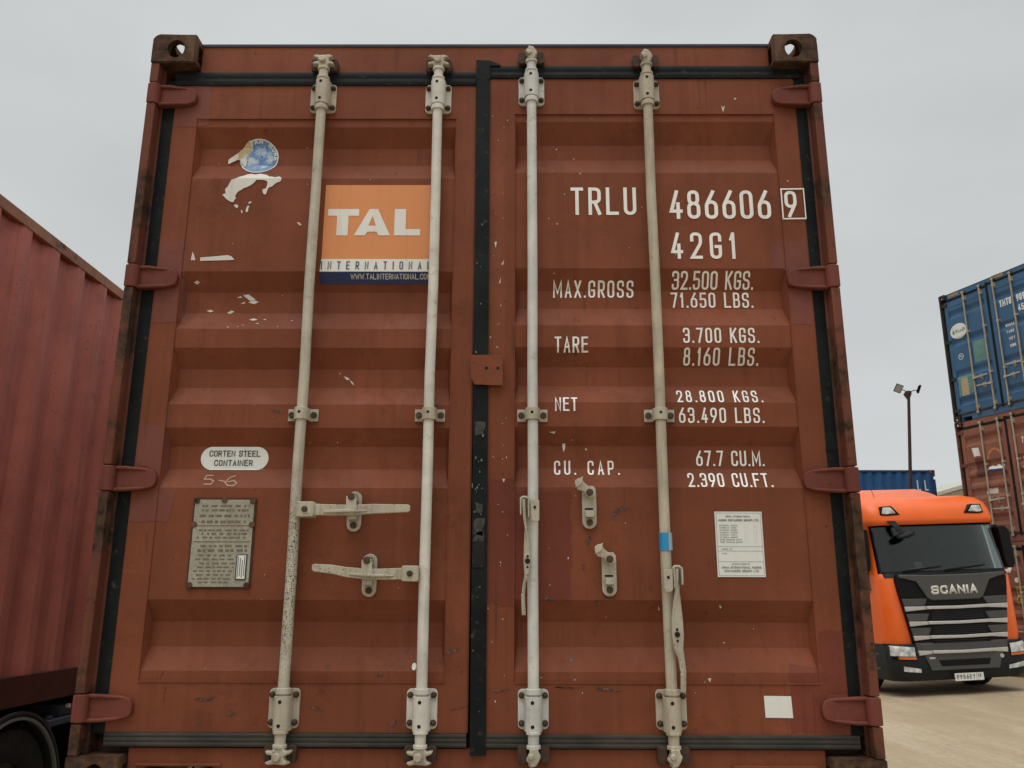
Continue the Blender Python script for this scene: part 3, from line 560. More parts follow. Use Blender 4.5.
def make_container(root, L, H, mats, full=False, doors=True, simple=False, phase=.1, pitch=.286, recs=None):
    """mats: dict skin, frame, casting, hinge"""
    Wd = 1.219; P = mats; e = H-2.591
    for (ix, iy, iz) in [(a, b, c) for a in (0, 1) for b in (0, 1) for c in (0, 1)]:
        o = bpy.data.objects.new('corner_casting', CAST if not full else CAST); COL.objects.link(o); o.parent = root
        o.location = (-Wd if ix == 0 else Wd, 0 if iy == 0 else L, H-.118 if iz else .118); o.scale = (1 if ix == 0 else -1, 1 if iy == 0 else -1, 1 if iz else -1)
        if not o.data.materials: o.data.materials.append(M['casting'])
        o.material_slots[0].link = 'OBJECT'; o.material_slots[0].material = P['casting']
    hz = [.251, .951, 1.647+e*.5, 2.352+e]
    for sx in (-1, 1):
        for y0, y1 in ((.0035, .055), (L-.1, L-.004)):
            b = MB(); X = lambda a: sx*a
            if y0 < 1:
                cuts = [.118]+[z for h in hz for z in (h-.0425, h+.0425)]+[H-.118]
                for i in range(0, len(cuts), 2): b.box(min(X(1.2165), X(1.186)), max(X(1.2165), X(1.186)), .0035, .052, cuts[i]+.001, cuts[i+1]-.001)
                b.box(min(X(1.214), X(1.178)), max(X(1.214), X(1.178)), .05, .16, .118, H-.118)
                b.box(min(X(1.18), X(1.10)), max(X(1.18), X(1.10)), .115, .16, .118, H-.118)
            else: b.box(min(X(1.2165), X(1.06)), max(X(1.2165), X(1.06)), y0, y1, .118, H-.118)
            b.build('corner_post', P['frame'], root, bevel=.003)
    b = MB(); b.box(-1.057, 1.057, .062, .16, H-.125, H-.006); b.build('header', P['skin'], root, bevel=.003)
    b = MB(); b.box(-1.057, 1.057, .058, .1, H-.012, H-.002); b.build('roof_edge_strip', P['edge'], root)
    b = MB()
    zs = .135
    out = [(-1.057, 0)]
    for c in (-.9, .9): out += [(c-.115, 0), (c-.115, .072), (c-.10, .082), (c+.10, .082), (c+.115, .072), (c+.115, 0)]
    out += [(1.057, 0), (1.057, zs), (-1.057, zs)]
    b.prism(out, 'y', .0585, .2)
    for c in (-.9, .9): b.box(c-.13, c+.13, .05, .0585, .084, .092)
    b.build('sill', P['skin'], root, bevel=.002)
    for sx in (-1, 1):
        x0, x1 = sorted((sx*1.2165, sx*1.155)); MB().box(x0, x1, .178, L-.178, H-.075, H-.01).build('top_rail', P['frame'], root, bevel=.004)
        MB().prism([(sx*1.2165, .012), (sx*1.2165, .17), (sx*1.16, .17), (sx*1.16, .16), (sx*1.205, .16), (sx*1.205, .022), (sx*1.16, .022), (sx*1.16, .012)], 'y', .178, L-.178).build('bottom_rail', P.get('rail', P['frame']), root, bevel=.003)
        pr = corrugated(L-.2, 0, 0, 0, .036, phase, pitch); mb = MB()
        mb.v = [(sx*(1.212-k), .1+a, z) for z in (.165, H-.07) for a, k in pr]; n = len(pr); mb.f = [(i, i+1, n+i+1, n+i) for i in range(n-1)]; mb.mi = [0]*(n-1)
        mb.build('side_wall', P['side'], root, angle=20, fixn=False)
    MB().box(-1.16, 1.16, .1, L-.06, H-.04, H-.02).build('roof', P['side'], root)
    MB().box(-1.16, 1.16, .1, L-.06, .1, .16).build('floor', M['rust'], root)
    hw_ = 1.06 if doors else 1.179; pr = corrugated(2*hw_, 0, 0, 0, .04, .05); n = len(pr)
    for (yy, sg) in ([(L-.05, -1)] if doors else [(L-.05, -1), (.05, 1)]):
        mb = MB(); mb.v = [(-hw_+a, yy+sg*k, z) for z in (.13, H-.12) for a, k in pr]; mb.f = [(i, i+1, n+i+1, n+i) for i in range(n-1)]; mb.mi = [0]*(n-1)
        mb.build('end_wall', P['side'], root, angle=20, fixn=False)
    if not doors: return None
    LR = [(2.24, 2.172, 2.104, 2.035), (1.680, 1.615, 1.538, 1.470), (1.403, 1.336, 1.27, 1.205), (1.126, 1.068, .992, .926), (.572, .504, .428, .358)]
    RR = [(2.262, 2.186, 2.126, 2.058), (1.692, 1.621, 1.556, 1.484), (1.406, 1.345, 1.278, 1.214), (1.132, 1.072, .997, .930), (.574, .506, .43, .358)]
    sh = lambda R: [tuple(z*(1+e/2.591*1.0) if e else z for z in q) for q in R]
    LD = Door(-1.131, -.030, .180, 2.408+e, -1.047, -.100, sh(LR), .326, 2.273+e); RD = Door(.022, 1.135, .178, 2.436+e, .113, 1.056, sh(RR), .326, 2.292+e)
    if recs: LD.recs = RD.recs = recs
    elif simple:      # seen from far off: wider, deeper-looking pressings as on the photographed stack
        for D in (LD, RD): D.recs = [(a+.01, b+.01, c-.005, d-.01) for a, b, c, d in D.recs]
    res = []
    for D, sx in ((LD, -1), (RD, 1)):
        d = D.panel('door', [P['skin']], root); res.append((D, d))
        b = MB()
        if sx < 0:
            gasket_strip(b, -1.183, -1.130, .175, 2.43+e, YD+.010, True, 1, .010); gasket_strip(b, -1.14, -.03, 2.408+e, 2.462+e, YD+.002, False, 2)
            b.build('gasket', M['rubber'], d)
            b = MB(); gasket_strip(b, -1.13, -.03, .140, .179, YD+.0, False); b.build('bottom_gasket', M['rubber_dusty'], d)
        else:
            gasket_strip(b, 1.134, 1.186, .175, 2.46+e, YD+.010, True, 1, .010); b.box(1.13, 1.183, YD+.015, YD+.05, .2, 2.44+e)
            b.box(1.135, 1.185, YD-.0015, YD+.01, 1.052, 1.058)
            gasket_strip(b, -.024, 1.16, 2.437+e, 2.488+e, YD+.002, False, 2)
            gasket_strip(b, -.028, .021, .118, 2.485+e, YD-.008, True, 1, .006, .05, slant=.009)
            b.prism([(-.03, 2.43+e), (-.03, 2.51+e), (.02, 2.508+e), (.055, 2.492+e), (.06, 2.486+e), (.02, 2.486+e), (.02, 2.43+e)], 'y', YD-.014, YD+.03)
            b.build('gasket', M['rubber'], d, angle=50)
            b = MB(); gasket_strip(b, .021, 1.16, .139, .178, YD+.0, False); b.build('bottom_gasket', M['rubber_dusty'], d)
        for h in hz: hinge(d, sx, h, P['hinge'])
    rods = ((0, -.588, 2.350, 'front', P['rods'][0]), (0, -.1665, 2.348, 'front', P['rods'][1]), (1, .1735, 2.380, 'side', P['rods'][2]), (1, .594, 2.366, 'side', P['rods'][3]))
    for k, x, zt, st, m in rods: rod_set(res[k][1], x, zt+e, .251, (1.166+e*.5,) if not simple else (.9, 1.6+e), m, True, st)
    # cam keepers on header and sill
    for k, x, zt, st, m in rods:
        for z in (zt+.130+e, .122):
            b = MB()
            for s in (-1, 1): b.prism(rrect(x+s*.034-.014, x+s*.034+.014, z-.024, z+.026, .009), 'y', .028, .064)
            b.box(x-.046, x+.046, .0545, .0585, z-.02, z+.02); b.build('cam_keeper', M['rust'], root, bevel=.004)
    d0, d1 = res[0][1], res[1][1]; yh = -.004
    if simple:
        for x, z, s, d in ((-.577, .85, 1, d0), (-.164, .66, -1, d0), (.1735, .70, 1, d1), (.590, .93, -1, d1)):
            b = MB(); b.box(x-.02, x+.02, -.01, .03, z-.024, z+.024); b.bar([((x+s*.02, yh, z), (0, 0, .016), (0, .006, 0)), ((x+s*.36, yh, z+.012), (0, 0, .011), (0, .005, 0))]); b.build('handle', M['handle'], d)
            retainer(d, x+s*.18, z-.075, z+.06, True)
    return res
MAIN = thing('shipping_container', 'rust brown container standing across the yard with its closed white barred doors towards us', 'shipping container', (0, 0, BASE))
mm = dict(skin=M['red'], side=M['red'], frame=M['frame'], casting=M['casting'], hinge=M['hinge'], edge=M['navy_edge'], rods=(M['rod_speckled'], M['rod_white'], M['rod_grey'], M['rod_beige']))
(LDo, ld), (RDo, rd) = make_container(MAIN, 12.19, 2.591, mm, full=True)
tag(ld, 'door leaf with the orange company sign and two horizontal handles'); tag(rd, 'door leaf with the white stencilled numbers and empty handle catches')
# handles, left leaf: laid across and held in their catches
def hub(b, x0, x1, z, y0=-.018, y1=.03): b.prism(rrect(x0, x1, z-.024, z+.024, .006), 'y', y0, y1); b.tube([((x0+x1)/2, y0+.002, z), ((x0+x1)/2, y0-.007, z)], .0095, 10, 1)
b = MB(); hub(b, -.577, -.519, .850)
b.bar([((-.525, -.0, .850), (0, 0, .018), (0, .006, 0)), ((-.45, -.002, .848), (0, 0, .0175), (0, .006, 0)), ((-.40, -.004, .848), (0, 0, .0165), (0, .006, 0)), ((-.33, -.004, .852), (0, 0, .0155), (0, .006, 0)), ((-.27, -.003, .853), (0, 0, .0135), (0, .006, 0)), ((-.222, -.003, .854), (0, 0, .012), (0, .006, 0)), ((-.216, -.003, .854), (0, 0, .008), (0, .004, 0))])
b.bar([((-.49, -.008, .842), (0, 0, .004), (0, .006, 0)), ((-.42, -.013, .845), (0, 0, .005), (0, .009, 0)), ((-.35, -.008, .845), (0, 0, .002), (0, .003, 0))])
b.build('handle', [M['handle'], M['bolt']], ld, bevel=.0025)
retainer(ld, -.402, .784, .913, True)
b = MB(); hub(b, -.235, -.183, .652)
b.bar([((-.225, 0, .652), (0, 0, .018), (0, .006, 0)), ((-.29, -.003, .650), (0, 0, .017), (0, .006, 0)), ((-.345, -.004, .650), (0, 0, .0165), (0, .006, 0)), ((-.41, -.004, .656), (0, 0, .0155), (0, .006, 0)), ((-.45, -.003, .664), (0, 0, .014), (0, .006, 0)), ((-.509, -.003, .669), (0, 0, .012), (0, .006, 0)), ((-.517, -.003, .670), (0, 0, .008), (0, .004, 0))])
b.bar([((-.26, -.008, .645), (0, 0, .002), (0, .004, 0)), ((-.33, -.013, .646), (0, 0, .005), (0, .009, 0)), ((-.40, -.008, .650), (0, 0, .003), (0, .004, 0))])
b.build('handle', [M['handle'], M['bolt']], ld, bevel=.0025)
retainer(ld, -.344, .581, .715, True)
# handles, right leaf: swung down alongside their bars
def hung(x, s, zt, zb):
    b = MB(); X = lambda a: x+s*a
    # U-shaped hub strap
    for a0, a1, zl in ((.004, .009, .066), (.029, .034, .056)): b.box(min(X(a0), X(a1)), max(X(a0), X(a1)), -.026, .016, zt-zl, zt-.004)
    b.tube([(X(.0065), -.005, zt-.006), (X(.012), -.005, zt), (X(.026), -.005, zt), (X(.0315), -.005, zt-.006)], .005, 8)
    b.prism([(X(.0), zt-.07), (X(.0), zt-.008), (X(-.027), zt-.012), (X(-.027), zt-.074), (X(-.023), zt-.078), (X(-.006), zt-.078)], 'y', -.03, -.022)
    b.tube([(X(-.013), -.029, zt-.034), (X(-.013), -.032, zt-.034)], .005, 8, 2)
    L_ = zt-zb
    S_ = [(0.02, .02, .012, 0), (.2, .016, .010, .1), (.3, .014, .013, .5), (.42, .012, .0135, 1.1), (.55, .012, .0145, 1.35), (.66, .012, .012, .9), (.74, .02, .008, .4), (.84, .024, .009, .25), (.97, .022, .009, .2), (1., .022, .006, .2)]
    b.bar([((X(a), -.008, zt-L_*t), (s*hw*math.sin(w)+.004, hw*math.cos(w)*.8, 0), (.0045*math.cos(w)*s, -.0045*math.sin(w), 0)) for t, a, hw, w in S_])
    for t, rr in ((.55, .0085), (.51, .004), (.6, .004)): b.tube([(X(.010), -.0115, zt-L_*t), (X(.010), -.0165, zt-L_*t)], rr, 10, 2)
    return b.build('handle', [M['handle'], M['bolt'], M['hole']], rd, bevel=.0015)
hung(.166, -1, .890, .528)
hung(.602, 1, .676, .306)
retainer(rd, .356, .795, .932, False); retainer(rd, .415, .585, .722, False)
# customs plate over the centre seal
b = MB(); b.prism(jag([(-.033, 1.372), (.074, 1.370), (.076, 1.266), (-.018, 1.268), (-.034, 1.294)], .001, .02, random), 'y', YD-.026, YD-.02)
b.box(.03, .07, YD-.022, YD-.002, 1.275, 1.365)
for x in (.02, .058): b.tube([(x, YD-.0255, 1.325), (x, YD-.0275, 1.325)], .0055, 10, 1)
b.build('seal_plate', [M['red'], M['hole']], rd, bevel=.002)
# touch-up paint
rr = random.Random(3)
for i, p in enumerate(PATCH):
    D, d = (LDo, ld) if i < 3 else (RDo, rd)
    D.lay('touch_up_patch', [poly([(min(max(a, D.x0+.001), D.x1-.001), b_) for a, b_ in jag(jag(p, .004, .02, rr), .0022, .005, rr)])], [M['maroon'] if i >= 5 else M['purple']], d, off=.0009, fine=.014)
# smears, flecks, chalk
def by_leaf(name, polys, mat, off):
    for D, d, f in ((LDo, ld, lambda x: x < 0), (RDo, rd, lambda x: x >= 0)):
        q = [poly(D.fixed(p)) for p in polys if f(p[0][0])]
        if q: D.lay(name, q, [mat], d, off)
by_leaf('rust_stain', [jag(p, .002, .006, rr) for p in SMEAR], M['smear'], .0012)
fl = list(FLECK)
def chip(x, z, s):
    n = rr.randint(4, 6); a0 = rr.uniform(0, 6)
    return [(x+s*rr.uniform(.4, 1)*math.cos(a0+2*PI*k/n), z+s*rr.uniform(.5, 1.5)*math.sin(a0+2*PI*k/n)) for k in range(n)]
for i in range(75):                                     # spatter is thickest beside the centre seal
    x = rr.choice([rr.gauss(.07, .02), rr.gauss(.06, .03), rr.uniform(.12, 1.0), rr.gauss(.25, .12)]); z = rr.uniform(.25, 2.3)
    if x > .03: fl.append(chip(x, z, rr.choice([.0016, .002, .003])))
for i in range(26): fl.append(chip(rr.uniform(-1.0, -.12), rr.uniform(.25, 2.2), rr.choice([.0014, .002])))
by_leaf('paint_fleck', fl, M['fleck'], .0014)
b = MB()
for i in range(26): b.prism(chip(rr.uniform(-.018, .012), rr.choice([rr.uniform(.2, 2.3), rr.gauss(.9, .15)]), rr.choice([.002, .003, .0045])), 'y', YD-.0175, YD-.0165)
b.cur = 1; b.prism(jag([(-.018, .672), (.021, .672), (.021, .748), (.004, .757), (.0, .767), (-.006, .755), (-.018, .748)], .001, .02, rr), 'y', YD-.0168, YD-.0155)
b.cur = 2
for z, h in ((.80, .05), (.86, .03), (1.12, .05), (.77, .03)): b.prism(jag([(-.016, z-h/2), (.012, z-h/2), (.016, z+h/2), (-.012, z+h/2)], .006, .012, rr), 'y', YD-.0162, YD-.0152)
b.build('seal_spatter', [M['ink_grey'], M['hole'], flat('scuffed_rubber', (.045, .042, .036, 1), .8, .5, 60)], rd)
LDo.lay('chalk_mark', [(*[[(a.x, a.y) for a in q[0]], q[1]], 0) for q in [ribbon([Vector(p) for p in c], False, .0042) for c in CHALK]], [M['chalk']], ld)
# company sign
x0, x1, z0, z1 = -.561, -.186, 1.624, 2.008
P = [poly([(x0, 1.725), (x1, 1.725), (x1, z1), (x0, z1)], 0)]
LDo.lay('sign_field', P, [M['sign_orange']], ld, off=.0024)
LDo.lay('sign_band', [poly([(x0-.004, 1.678), (x1, 1.678), (x1, 1.725), (x0, 1.725)], 0), poly([(x0-.004, 1.640), (x1, 1.640), (x1, 1.678), (x0-.004, 1.678)], 1)], [M['sign_white'], M['sign_navy']], ld, off=.0024)
zt, zb = 1.9145, 1.8135
T_ = [[(-.547, zt), (-.437, zt), (-.437, zt-.026), (-.474, zt-.026), (-.474, zb), (-.514, zb), (-.514, zt-.026), (-.547, zt-.026)], [(-.311, zt), (-.271, zt), (-.271, zb+.024), (-.219, zb+.024), (-.219, zb), (-.311, zb)]]
A_ = [([(-.452, zb), (-.400, zt), (-.371, zt), (-.325, zb), (-.365, zb), (-.372, zb+.014), (-.405, zb+.014), (-.413, zb), (-.3885, zb+.074), (-.402, zb+.037), (-.376, zb+.037)], [(0, 1, 8, 9), (1, 2, 8), (2, 3, 10, 8), (0, 9, 6, 7), (9, 10, 5, 6), (10, 3, 4, 5)], 0)]
LDo.lay('sign_lettering', [poly(p) for p in T_]+A_, [M['sign_white']], ld, off=.0034)
LDo.text('sign_caption', [('INTERNATIONAL', -.561, -.178, 1.686, 1.716)], M['sign_navy'], ld, wr=.42, sr=.12, off=.0034)
LDo.text('sign_address', [('WWW.TALINTERNATIONAL.COM', -.455, -.176, 1.650, 1.667)], M['sign_white'], ld, wr=.6, sr=.115, off=.0034)
# round globe sticker, half torn away, with the residue of another below it
cx, cz, R0 = -.820, 2.135, .069
def sect(r, a0, a1, n=30): return arc(cx, cz, r*1.03, r, a0, a1, n)
LDo.lay('globe_sticker', [poly(sect(R0, -210, 118)+[(cx-.028, cz+.035), (cx-.04, cz+.01)], 0)], [M['paper']], ld, off=.002)
LDo.lay('globe_sticker_ring', [poly(sect(R0-.004, -205, 112)+[(cx-.026, cz+.03), (cx-.038, cz+.006)], 0)], [M['sticker_ring']], ld, off=.0026)
LDo.lay('globe_sticker_print', [poly(sect(R0*.73, -200, 112)+[(cx-.022, cz+.026), (cx-.034, cz)], 0)], [M['earth']], ld, off=.0032)
LT = []
for i, ch in enumerate('AR BURE'):
    a = math.radians(101-i*17.5)
    for vs, fs in text_polys(ch, -.007, .007, -.0075, .0075, .85, .22):
        rt = R0*.86; LT.append(([(cx+(rt+v)*math.cos(a)*1.03+u*math.sin(a), cz+(rt+v)*math.sin(a)-u*math.cos(a)) for u, v in vs], fs, 0))
LDo.lay('globe_sticker_lettering', LT, [M['paper']], ld, off=.0038)
LDo.lay('torn_backing', [poly([(a-.011, b_+.009) for a, b_ in p], 0) for p in TORN], [M['residue']], ld, off=.0048)
LDo.lay('torn_glue', [poly(jag([(a-.011, b_+.009) for a, b_ in p], .0015, .008, rr), 0) for p in TORNY], [M['torn_yellow']], ld, off=.0056)
LDo.lay('sticker_residue', [poly(jag(p, .0012, .008, rr), 0) for p in RESIDUE], [M['residue']], ld, off=.0022)
# steel grade label
LDo.lay('steel_label', [poly(rrect(-.931, -.705, .989, 1.067, .039, 10))], [M['paper']], ld, off=.002)
LDo.text('steel_label_lettering', [('CORTEN STEEL', -.890, -.722, 1.028, 1.048), ('CONTAINER', -.872, -.745, .997, 1.017)], M['ink'], ld, wr=.62, sr=.15, off=.003)
# approval plate
b = MB(); b.box(-.926, -.722, YD-.005, YD-.001, .606, .892)
b.box(-.920, -.728, YD-.008, YD-.0045, .611, .886, 1)
for x, z in ((-.914, .882), (-.825, .884), (-.733, .881), (-.917, .806), (-.731, .806), (-.914, .616), (-.733, .616)): b.prism(arc(x, z, .0095, .0095, 0, 330, 11), 'y', YD-.0105, YD-.007, 2)
for z in (.803, .752): b.box(-.916, -.733, YD-.009, YD-.0075, z-.0012, z+.0012, 3)
q = random.Random(5)
for z, h in ((.866, .006), (.852, .006), (.834, .007), (.815, .008), (.788, .005), (.777, .006), (.765, .005), (.738, .006), (.724, .008), (.709, .005), (.697, .004), (.684, .004), (.672, .004), (.66, .004), (.648, .004), (.636, .004), (.625, .004)):
    x = -.908+q.uniform(0, .02)
    while x < -.742:
        w = q.uniform(.006, .022)
        if not (z < .72 and x+w > -.775): b.box(x, min(x+w, -.74), YD-.0088, YD-.0076, z-h/2, z+h/2, 3)
        x += w+q.uniform(.003, .012)
b.box(-.771, -.737, YD-.0105, YD-.0078, .632, .712, 4); b.box(-.7675, -.7405, YD-.0112, YD-.010, .636, .709, 5)
for i in range(4): b.box(-.7655+.0066*i, -.763+.0066*i, YD-.0118, YD-.011, .640+.004*(i % 2), .706-.006*(i % 3), 6)
b.build('approval_plate', [M['rust'], M['plate'], M['casting'], flat('faded_plate_print', (.17, .135, .08, 1), .7, .4, 80), M['ink'], M['paper'], M['ink_grey']], ld)
# stencilled code and load figures
RDo.text('container_code', [('TRLU', .312, .544, 1.893, 1.999), ('486606', .661, 1.019, 1.878, 1.988), ('9', 1.069, 1.122, 1.884, 1.986), ('42G1', .660, .889, 1.727, 1.826)], M['letter'], rd)
fr = [(1.056, 1.874, 1.139, 1.879), (1.056, 1.988, 1.139, 1.993), (1.056, 1.879, 1.060, 1.988), (1.135, 1.879, 1.139, 1.988)]
RDo.lay('check_digit_frame', [poly([(a, b_), (c, b_), (c, d), (a, d)]) for a, b_, c, d in fr], [M['letter']], rd, off=.006)
RDo.text('load_figure', [('MAX.GROSS', .246, .523, 1.583, 1.640), ('32.500 KGS.', .657, .938, 1.616, 1.674), ('71.650 LBS.', .651, .933, 1.547, 1.602), ('TARE', .250, .364, 1.389, 1.443),
    ('3.700 KGS.', .687, .945, 1.421, 1.475), ('8.160 LBS.', .684, .938, 1.344, 1.399), ('NET', .249, .324, 1.184, 1.233), ('28.800 KGS.', .656, .941, 1.212, 1.258), ('63.490 LBS.', .660, .943, 1.144, 1.196),
    ('CU. CAP.', .244, .458, .969, 1.017), ('67.7 CU.M.', .710, .933, 1.000, 1.051), ('2.390 CU.FT.', .680, .954, .930, .979)], M['letter'], rd)
# maker's specification sheet
D = RDo; X0, X1, Z0, Z1 = .760, .912, .646, .852
D.lay('specification_sheet', [poly([(X0, Z0), (X1, Z0), (X1, Z1), (X0, Z1)])], [M['paper']], rd, off=.002)
ln = [(X0+.004, z, X1-.004, z+.0009) for z in (Z0+.004, Z1-.005, .7405, .7265, .693)]+[(x, Z0+.004, x+.0009, Z1-.004) for x in (X0+.004, X1-.005)]
D.lay('sheet_ruling', [poly([(a, b_), (c, b_), (c, d), (a, d)]) for a, b_, c, d in ln], [M['ink_grey']], rd, off=.0028)
rows = [('CHINA INTERNATIONAL', .795, .875, .8335, .8395), ('MARINE CONTAINERS (GROUP) LTD.', .771, .901, .821, .828)]
z = .808
for a, b_, c in (('EXTERNAL LENGTH', '---', '--'), ('EXTERNAL WIDTH', '---', '--'), ('EXTERNAL HEIGHT', '---', '--'), ('INTERNAL LENGTH', '---', '--'), ('INTERNAL WIDTH', '---', '--'), ('INTERNAL HEIGHT', '---', '--'), ('DOOR OPENING WIDTH', '---', '--'), ('DOOR OPENING HEIGHT', '---', '--')):
    rows += [(a, .774, .774+.0038*len(a), z-.0022, z+.0022), (b_, .852, .866, z-.0022, z+.0022), (c, .882, .892, z-.0022, z+.0022)]; z -= .0076
rows += [('MODEL NO.', .777, .812, .731, .7355), ('TYPE', .777, .793, .7165, .721), ('MANUFACTURED BY', .806, .864, .684, .6885), ('CHINA INTERNATIONAL MARINE', .774, .900, .672, .679), ('CONTAINERS (GROUP) LTD.', .782, .892, .661, .668)]
D.text('sheet_print', rows, M['ink_grey'], rd, wr=.6, sr=.18, off=.0028)
D.lay('white_sticker', [poly([(.880, .291), (.963, .290), (.965, .227), (.881, .228)])], [M['paper']], rd, off=.002)
LDo.lay('label_scrap', [poly(arc(-.196, .372, .007, .011, 0, 340, 12))], [M['paper']], ld, off=.002)
# blue tape wound on the last bar
b = MB(); b.tube([(.594, .022, .726), (.594, .022, .781)], .0208, 20); o = b.build('bar_tape', [M['tape'], M['tape_faded']], rd)
for p in o.data.polygons:
    if p.center.x > .598: p.material_index = 1
# ------------------------------------------------------------------ the other containers of the yard
def container_mats(nm, base, own, frame, rodcol, **k):
    sk = paint(nm+'_paint', base, rnd=False, **k); fr = paint(nm+'_frame_paint', frame, dark=.6, rust=.6, streak=.5, patch=.45)
    rd_ = galv(nm+'_rod_paint', rodcol, .68, grime=.6)
    return dict(skin=sk, side=sk, frame=fr, casting=M["casting"] if not own else fr, hinge=fr, edge=fr, rods=(rd_,)*4)
RCX = -2.527-1.2165
RD_ = thing('shipping_container', 'red container with tall corrugated side wall riding on a dark trailer', 'shipping container', (RCX, -.6, BASE+.005))
ms = container_mats('faded_red', (.52, .172, .132, 1), False, (.40, .175, .105, 1), (.4, .36, .28, 1), dark=.78, fade=1.2, rust=.62, streak=.45)
ms['rail'] = paint('maroon_rail_paint', (.10, .03, .026, 1), dark=.7, fade=1.2, rust=.6)  # maroon darkened so the rail's colour carries the shade down there
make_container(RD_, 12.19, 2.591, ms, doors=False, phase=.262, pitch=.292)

YAW = -1.225; FX, FY = math.cos(YAW), math.sin(YAW)
SX, SY = 9.62+FX*1.219, 15.5+FY*1.219
# brown pair
mb_ = container_mats('dusty_brown', (.27, .112, .075, 1), False, (.19, .08, .055, 1), (.42, .37, .28, 1), dark=.8, fade=1.2, rust=.62, streak=.5)
C1 = thing('shipping_container', 'dusty brown container behind the truck, lowest of its stack, with a yellow label', 'shipping container', (SX, SY, .127), (0, 0, YAW))
(A1, a1), (B1, b1) = make_container(C1, 12.19, 2.591, mb_, simple=True)
A1.lay('yellow_label', [poly([(-.30, 1.30), (-.04, 1.30), (-.04, 1.72), (-.30, 1.72)])], [flat('yellow_vinyl', (.5, .33, .03, 1), .5, .3, 20)], a1, off=.003)
P = []
for i in range(3):
    z = 1.60-.13*i
    for x in (-.28, -.21, -.14, -.08): P.append(poly([(x, z-.035), (x+.045, z-.035), (x+.045, z+.045), (x, z+.045)]))
A1.lay('label_print', P, [M['ink']], a1, off=.0045)
A1.lay('round_sticker', [poly(arc(-.25, 1.84, .05, .05, 0, 345, 23))], [M['paper']], a1, off=.003)
A1.lay('label_scrap', [poly([(-.52, 1.98), (-.36, 1.99), (-.34, 2.12), (-.42, 2.17), (-.44, 2.06), (-.52, 2.05)])], [M['residue']], a1, off=.003)
C2 = thing('shipping_container', 'dusty brown container sandwiched under a blue one, its round sign half torn away', 'shipping container', (SX, SY, .128+2.593), (0, 0, YAW))
(A2, a2), (B2, b2) = make_container(C2, 12.19, 2.591, mb_, simple=True)
rr = random.Random(12)
A2.lay('label_scrap', [poly(jag([(-.90, 1.99), (-.72, 1.97), (-.70, 1.80), (-.86, 1.80), (-.88, 1.90)], .006, .03, rr))], [M['paper']], a2, off=.003)
A2.lay('label_scrap', [poly(jag([(-.70, 1.00), (-.42, .98), (-.40, 1.10), (-.66, 1.09)], .008, .03, rr))], [M['residue']], a2, off=.003)
A2.lay('old_sticker_patch', [poly(jag([(-.86, 1.76), (-.62, 1.76), (-.62, 1.36), (-.86, 1.36)], .004, .03, rr))], [paint('bare_patch_paint', (.14, .055, .04, 1))], a2, off=.002)
ring = arc(-.36, 1.72, .185, .19, 20, 190, 22)+arc(-.36, 1.71, .15, .15, 190, 20, 22)
A2.lay('torn_sign', [poly(jag(ring, .006, .02, rr), 0), poly(jag([(-.57, 1.49), (-.18, 1.47), (-.18, 1.56), (-.26, 1.53), (-.32, 1.57), (-.40, 1.53), (-.46, 1.56), (-.56, 1.54)], .005, .02, rr), 1), poly(jag([(-.55, 1.42), (-.20, 1.41), (-.19, 1.47), (-.56, 1.485)], .004, .02, rr), 2)], [flat('torn_orange_vinyl', (.5, .16, .06, 1), .6, .4, 30), M['sign_white'], M['sign_navy']], a2, off=.003)
B2.text('container_code', [('TRLU', .30, .53, 1.90, 2.02)], M['letter'], b2, off=.003, fix=False)
B2.text('load_figure', [('MAX.GROSS', .25, .52, 1.59, 1.65), ('TARE', .25, .37, 1.39, 1.45), ('NET', .25, .33, 1.18, 1.24), ('CU. CAP.', .25, .46, .97, 1.02)], M['letter'], b2, off=.003, fix=False)
# blue high cube on top
g = Mat('blue_paint'); bb = (.020, .09, .22, 1)
c = g.mix(g.ramp(g.noise(1.6, 5), .3, .72), (.018, .08, .18, 1), (.034, .118, .235, 1)); c = g.mix(g.ramp(g.noise(1, 5, stretch=(12, 12, .6), off=5), .5, .75, 0, .5), c, (.05, .1, .1, 1))
c = g.mix(g.ramp(g.noise(2.4, 7, .7, off=8), .6, .72, 0, .6), c, (.06, .15, .17, 1)); c = g.mix(g.ramp(g.noise(20, 5, .7, off=2), .66, .72), c, (.1, .055, .03, 1)); g.col(c); g.rough(.55)
mbl = container_mats('blue_box', bb, True, (.045, .05, .045, 1), (.42, .36, .26, 1)); mbl['skin'] = mbl['side'] = g.m
C3 = thing('shipping_container', 'blue container crowning the stack of three, white oval sticker on its door', 'shipping container', (SX, SY, .129+2.593*2), (0, 0, YAW))
(A3, a3), (B3, b3) = make_container(C3, 12.19, 2.896, mbl, simple=True, recs=[(z, z-.085, z-.13, z-.20) for z in (2.50, 1.86, 1.14, .52)])
A3.lay('oval_sticker', [poly(arc(-.84, 1.99, .22, .17, 0, 350, 35))], [M['paper']], a3, off=.003)
green = flat('green_print', (.1, .28, .17, 1), .5)
A3.text('oval_sticker_lettering', [('ULLA.ER', -.92, -.67, 1.96, 2.03)], green, a3, off=.0045, wr=.7, sr=.2, fix=False)
A3.lay('oval_sticker_emblem', [poly([(-1.0, 1.95), (-.95, 1.93), (-.94, 2.0), (-.965, 2.02), (-.97, 2.09), (-.977, 2.09), (-.98, 2.02), (-1.005, 2.0)])], [green], a3, off=.0045)
A3.lay('repaint_patch', [poly(jag([(-.53, 1.65), (-.20, 1.65), (-.20, 1.18), (-.53, 1.18)], .004, .04, rr)), poly(jag([(-1.02, .98), (-.6, .98), (-.6, .56), (-1.02, .56)], .01, .05, rr))], [flat('teal_repaint', (.1, .22, .2, 1), .6, .25, 6)], a3, off=.002)
